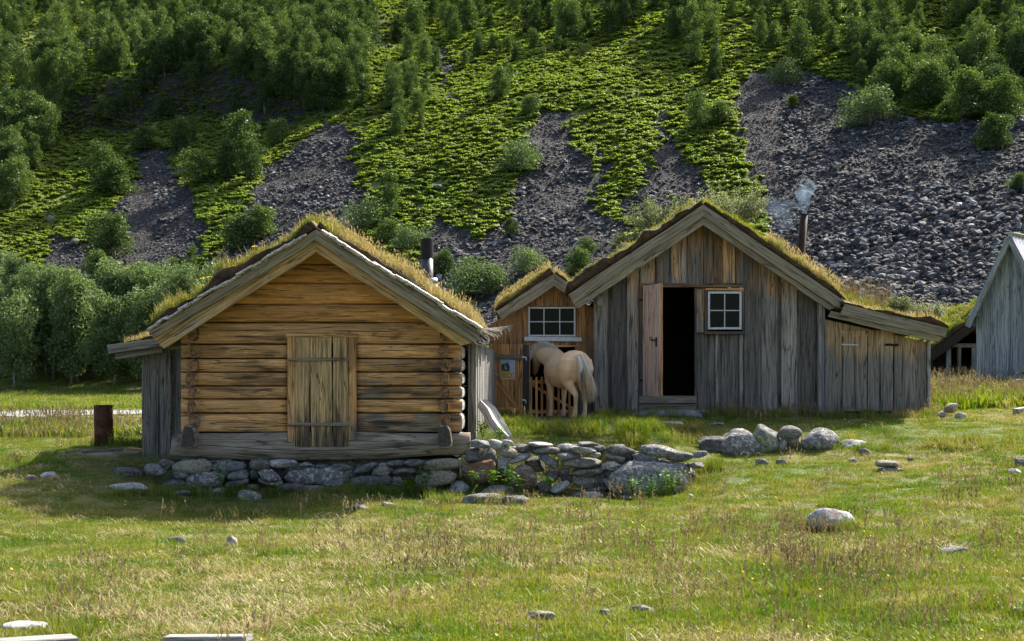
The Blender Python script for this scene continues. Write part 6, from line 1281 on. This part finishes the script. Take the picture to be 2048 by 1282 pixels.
for s, hx_, fx, fy in ((1, -.52, -.50, .05), (-1, -.50, -.62, -.13)):
    y = .135*s
    if s > 0: hloft([(-.50, y+.02, 1.12, .13, .2), (-.50, y+.05, .95, .14, .22), (-.46, y+.04, .80, .125, .18), (-.48, y+.01, .68, .09, .12), (-.58, y-.03, .56, .06, .075), (-.68, y-.05, .48, .05, .062), (-.70, y-.06, .44, .042, .055), (-.66, y-.07, .32, .034, .042), (-.62, y-.08, .2, .034, .04), (-.60, y-.08, .12, .042, .048), (-.56, y-.08, .05, .048, .058), (-.53, y-.08, .0, .055, .07)], up=(1, 0, .01))
    else: hloft([(-.50, y-.02, 1.12, .13, .2), (-.50, y-.05, .95, .14, .22), (-.46, y-.04, .80, .125, .18), (-.50, y-.01, .66, .09, .12), (-.62, y, .52, .055, .075), (-.66, y, .44, .042, .055), (-.64, y, .30, .034, .042), (-.63, y, .16, .036, .042), (-.62, y, .10, .042, .048), (-.58, y, .04, .048, .058), (-.56, y, .0, .055, .07)], up=(1, 0, .01))
for s in (1, -1):
    y = .115*s; dx = .04 if s > 0 else -.02
    hloft([(.46, y+.03*s, 1.05, .10, .17), (.48, y+.04*s, .88, .10, .15), (.47+dx, y+.03*s, .72, .078, .105), (.46+dx, y+.02*s, .58, .056, .066), (.46+dx, y+.015*s, .46, .048, .052), (.46+dx, y+.01*s, .40, .045, .05), (.46+dx, y+.01*s, .34, .036, .04), (.46+dx, y+.01*s, .2, .033, .037), (.46+dx, y+.01*s, .12, .041, .045), (.49+dx, y+.01*s, .06, .044, .052), (.51+dx, y+.01*s, .0, .054, .066)], up=(1, 0, .01))
for s in (1, -1): hloft([(1.06, .17+.06*s, 1.36, .03, .02), (1.05, .17+.075*s, 1.41, .032, .018), (1.05, .17+.08*s, 1.46, .022, .014), (1.05, .17+.08*s, 1.5, .006, .005)])
hm = npmesh('body', np.array([tuple(v) for v in HV]), [i for f in HF for i in f], [len(f) for f in HF], True)
import bmesh as _bm
bm = _bm.new(); bm.from_mesh(hm); _bm.ops.recalc_face_normals(bm, faces=bm.faces); bm.to_mesh(hm); bm.free()
g = NG('horse_coat'); P = g.n('TexCoord').outputs['Object']; sx = g.n('SeparateXYZ'); g.l(P, sx.inputs[0]); n = g.noise(P, 5, 4, .6); n2 = g.noise(g.mapping(P, (30, 30, 8)), 3, 3, .6)
c = g.mix(g.ramp(sx.outputs[2], [(.1, 0.0), (.55, 1.0)]), (.46, .38, .29), (.90, .64, .38)); c = g.mix(g.ramp(n, [(.35, 0.0), (.7, 1.0)]), c, (.80, .53, .28)); c = g.mix(.5, c, g.ramp(n2, [(.3, .75), (.7, 1.15)]), 'MULTIPLY')
c = g.mix(g.ramp(sx.outputs[2], [(.02, 1.0), (.06, 0.0)]), c, (.05, .045, .04))
g.principled(c, .6, g.bump(n2, .15, .01)); M['coat'] = g.m
ob = link('body', hm, horse, M['coat']); md = ob.modifiers.new('remesh', 'REMESH'); md.mode = 'VOXEL'; md.voxel_size = .014; md.use_smooth_shade = True
md = ob.modifiers.new('smooth', 'SMOOTH'); md.factor = .5; md.iterations = 9
# eye and nostril hints
def hair(name, roots, dirs, L, wd, mat, n, spread, droop=.6, seg=5, seed=3, curl=.1):
    q = np.random.default_rng(seed); Vs, Ls, Ts = [], [], []; off = 0
    for i in range(n):
        t = q.random(); k = t*(len(roots)-1); a = int(min(k, len(roots)-2)); f = k-a; p = np.array(roots[a])*(1-f)+np.array(roots[a+1])*f; d = np.array(dirs[a])*(1-f)+np.array(dirs[a+1])*f
        d = d/np.linalg.norm(d)+q.normal(0, spread, 3); ln = (L[a]*(1-f)+L[a+1]*f)*q.uniform(.7, 1.1); p = p+q.normal(0, .012, 3); s = np.cross(d, [.3, -1, .2]); s /= np.linalg.norm(s)+1e-9; V = []
        for j in range(seg+1):
            u = j/seg; w_ = wd*(1-.85*u)+.0006; V += [p-s*w_, p+s*w_]; d = d+np.array([0, 0, -droop/seg])+q.normal(0, curl/seg, 3); p = p+d/np.linalg.norm(d)*ln/seg
        for j in range(seg): Ls += [off+2*j, off+2*j+1, off+2*j+3, off+2*j+2]
        Vs += V; Ts += [q.random()]*(2*seg+2); off += 2*seg+2
    return link(name, npmesh(name, np.array(Vs), Ls, np.full(len(Ls)//4, 4), True, {'tone': Ts}), horse, M[mat])
def mat_hair(name, a, b):
    g = NG(name); c = g.mix(g.attr('tone'), a, b); d = g.n('BsdfDiffuse'); g.l(c, d.inputs[0]); t = g.n('BsdfTranslucent'); g.l(c, t.inputs[0]); m = g.n('MixShader'); m.inputs[0].default_value = .3; g.l(d.outputs[0], m.inputs[1]); g.l(t.outputs[0], m.inputs[2]); g.l(m.outputs[0], g.out.inputs[0]); return g.m
M['manel'] = mat_hair('pale_horse_hair', (.78, .73, .6), (.92, .89, .8)); M['maned'] = mat_hair('dark_horse_hair', (.20, .14, .08), (.70, .56, .37)); M['manem'] = mat_hair('sandy_horse_hair', (.5, .4, .28), (.75, .64, .5))
hl = lambda *a: tuple(HP(*a))
rt = [hl(.46, 0, 1.33), hl(.62, .02, 1.36), hl(.80, .07, 1.41), hl(.95, .12, 1.41), hl(1.06, .17, 1.37)]
hair('mane', rt, [hl(-.2, .1, 1), hl(-.15, .15, 1), hl(-.1, .25, 1), hl(-.1, .5, .6), hl(-.2, .8, .1)], [.05, .10, .14, .22, .30], .004, 'manel', 900, .28, .9, seed=5)
hair('mane_core', rt, [hl(.1, -.2, 1)]*5, [.04, .07, .09, .10, .1], .004, 'maned', 260, .15, .3, seed=6)
hair('forelock', [hl(1.06, .2, 1.36), hl(1.1, .24, 1.3)], [hl(.1, .9, .1), hl(0, .9, -.3)], [.24, .24], .004, 'manel', 180, .15, 1.3, seed=7)
tr = [hl(-.74, .02, 1.20), hl(-.77, 0, 1.14)]
hair('tail', tr, [hl(-.45, -.04, -.5), hl(-.25, -.12, -.9)], [.80, .84], .006, 'maned', 800, .075, 1.15, 8, 8, .25)
hair('tail_pale', [hl(-.73, .05, 1.21), hl(-.77, .04, 1.10)], [hl(-.5, .02, -.2), hl(-.3, -.0, -.8)], [.34, .42], .005, 'manel', 520, .07, 1.3, 6, 9, .15)
hair('tail_side', [hl(-.75, -.05, 1.2), hl(-.78, -.06, 1.1)], [hl(-.4, -.18, -.5), hl(-.25, -.24, -.9)], [.72, .78], .005, 'manem', 420, .05, 1.25, 8, 10, .2)
hair('tail_top', [hl(-.76, -.03, 1.2), hl(-.8, -.05, 1.08)], [hl(-.45, -.1, -.4), hl(-.3, -.18, -.9)], [.42, .5], .005, 'manel', 600, .05, 1.2, 6, 12, .15)
# smoke from the tilted pipe
sm = MB(); pts = [W(1608, 429, 31.0), W(1609, 410, 31.0), W(1607, 390, 31.05), W(1612, 372, 31.1), W(1611, 358, 31.1)]
sm.tube(pts, [.08, .16, .20, .26, .12], 16); a = W(1600, 410, 31.1)
so_ = sm.build('smoke', None, None, mats=[]) if False else None
def smoke(name, pts, rad, dens, lab, sc, thr=.5):
    mb = MB(); mb.tube(pts, rad, 16); V = np.array(mb.v); me = npmesh(name, V, [i for f in mb.f for i in f], [len(f) for f in mb.f], True)
    g = NG(name+'_volume'); P = g.pos(); n = g.noise(P, sc, 4, .65, 1.2); d = g.ramp(n, [(thr, 0.0), (thr+.22, 1.0)])
    v = g.n('VolumePrincipled'); v.inputs['Color'].default_value = (.55, .76, 1.0, 1); v.inputs['Anisotropy'].default_value = .0; g.l(g.math('MULTIPLY', d, dens), v.inputs['Density']); g.l(v.outputs[0], g.out.inputs['Volume'])
    o = link(name, me, None, g.m); tag(o, lab, 'smoke', kind='stuff'); return o
smoke('smoke', pts, [.06, .12, .19, .26, .10], 1.5, 'pale blue wood smoke rising from the tilted stovepipe', 3.2, .42)
smoke('smoke', [W(1606, 418, 31.1), W(1580, 425, 31.3), (W(1550, 430, 31.5)), W(1522, 445, 31.7)], [.10, .34, .45, .25], .6, 'thin blue smoke drifting left from the tilted stovepipe', 2.2, .48)
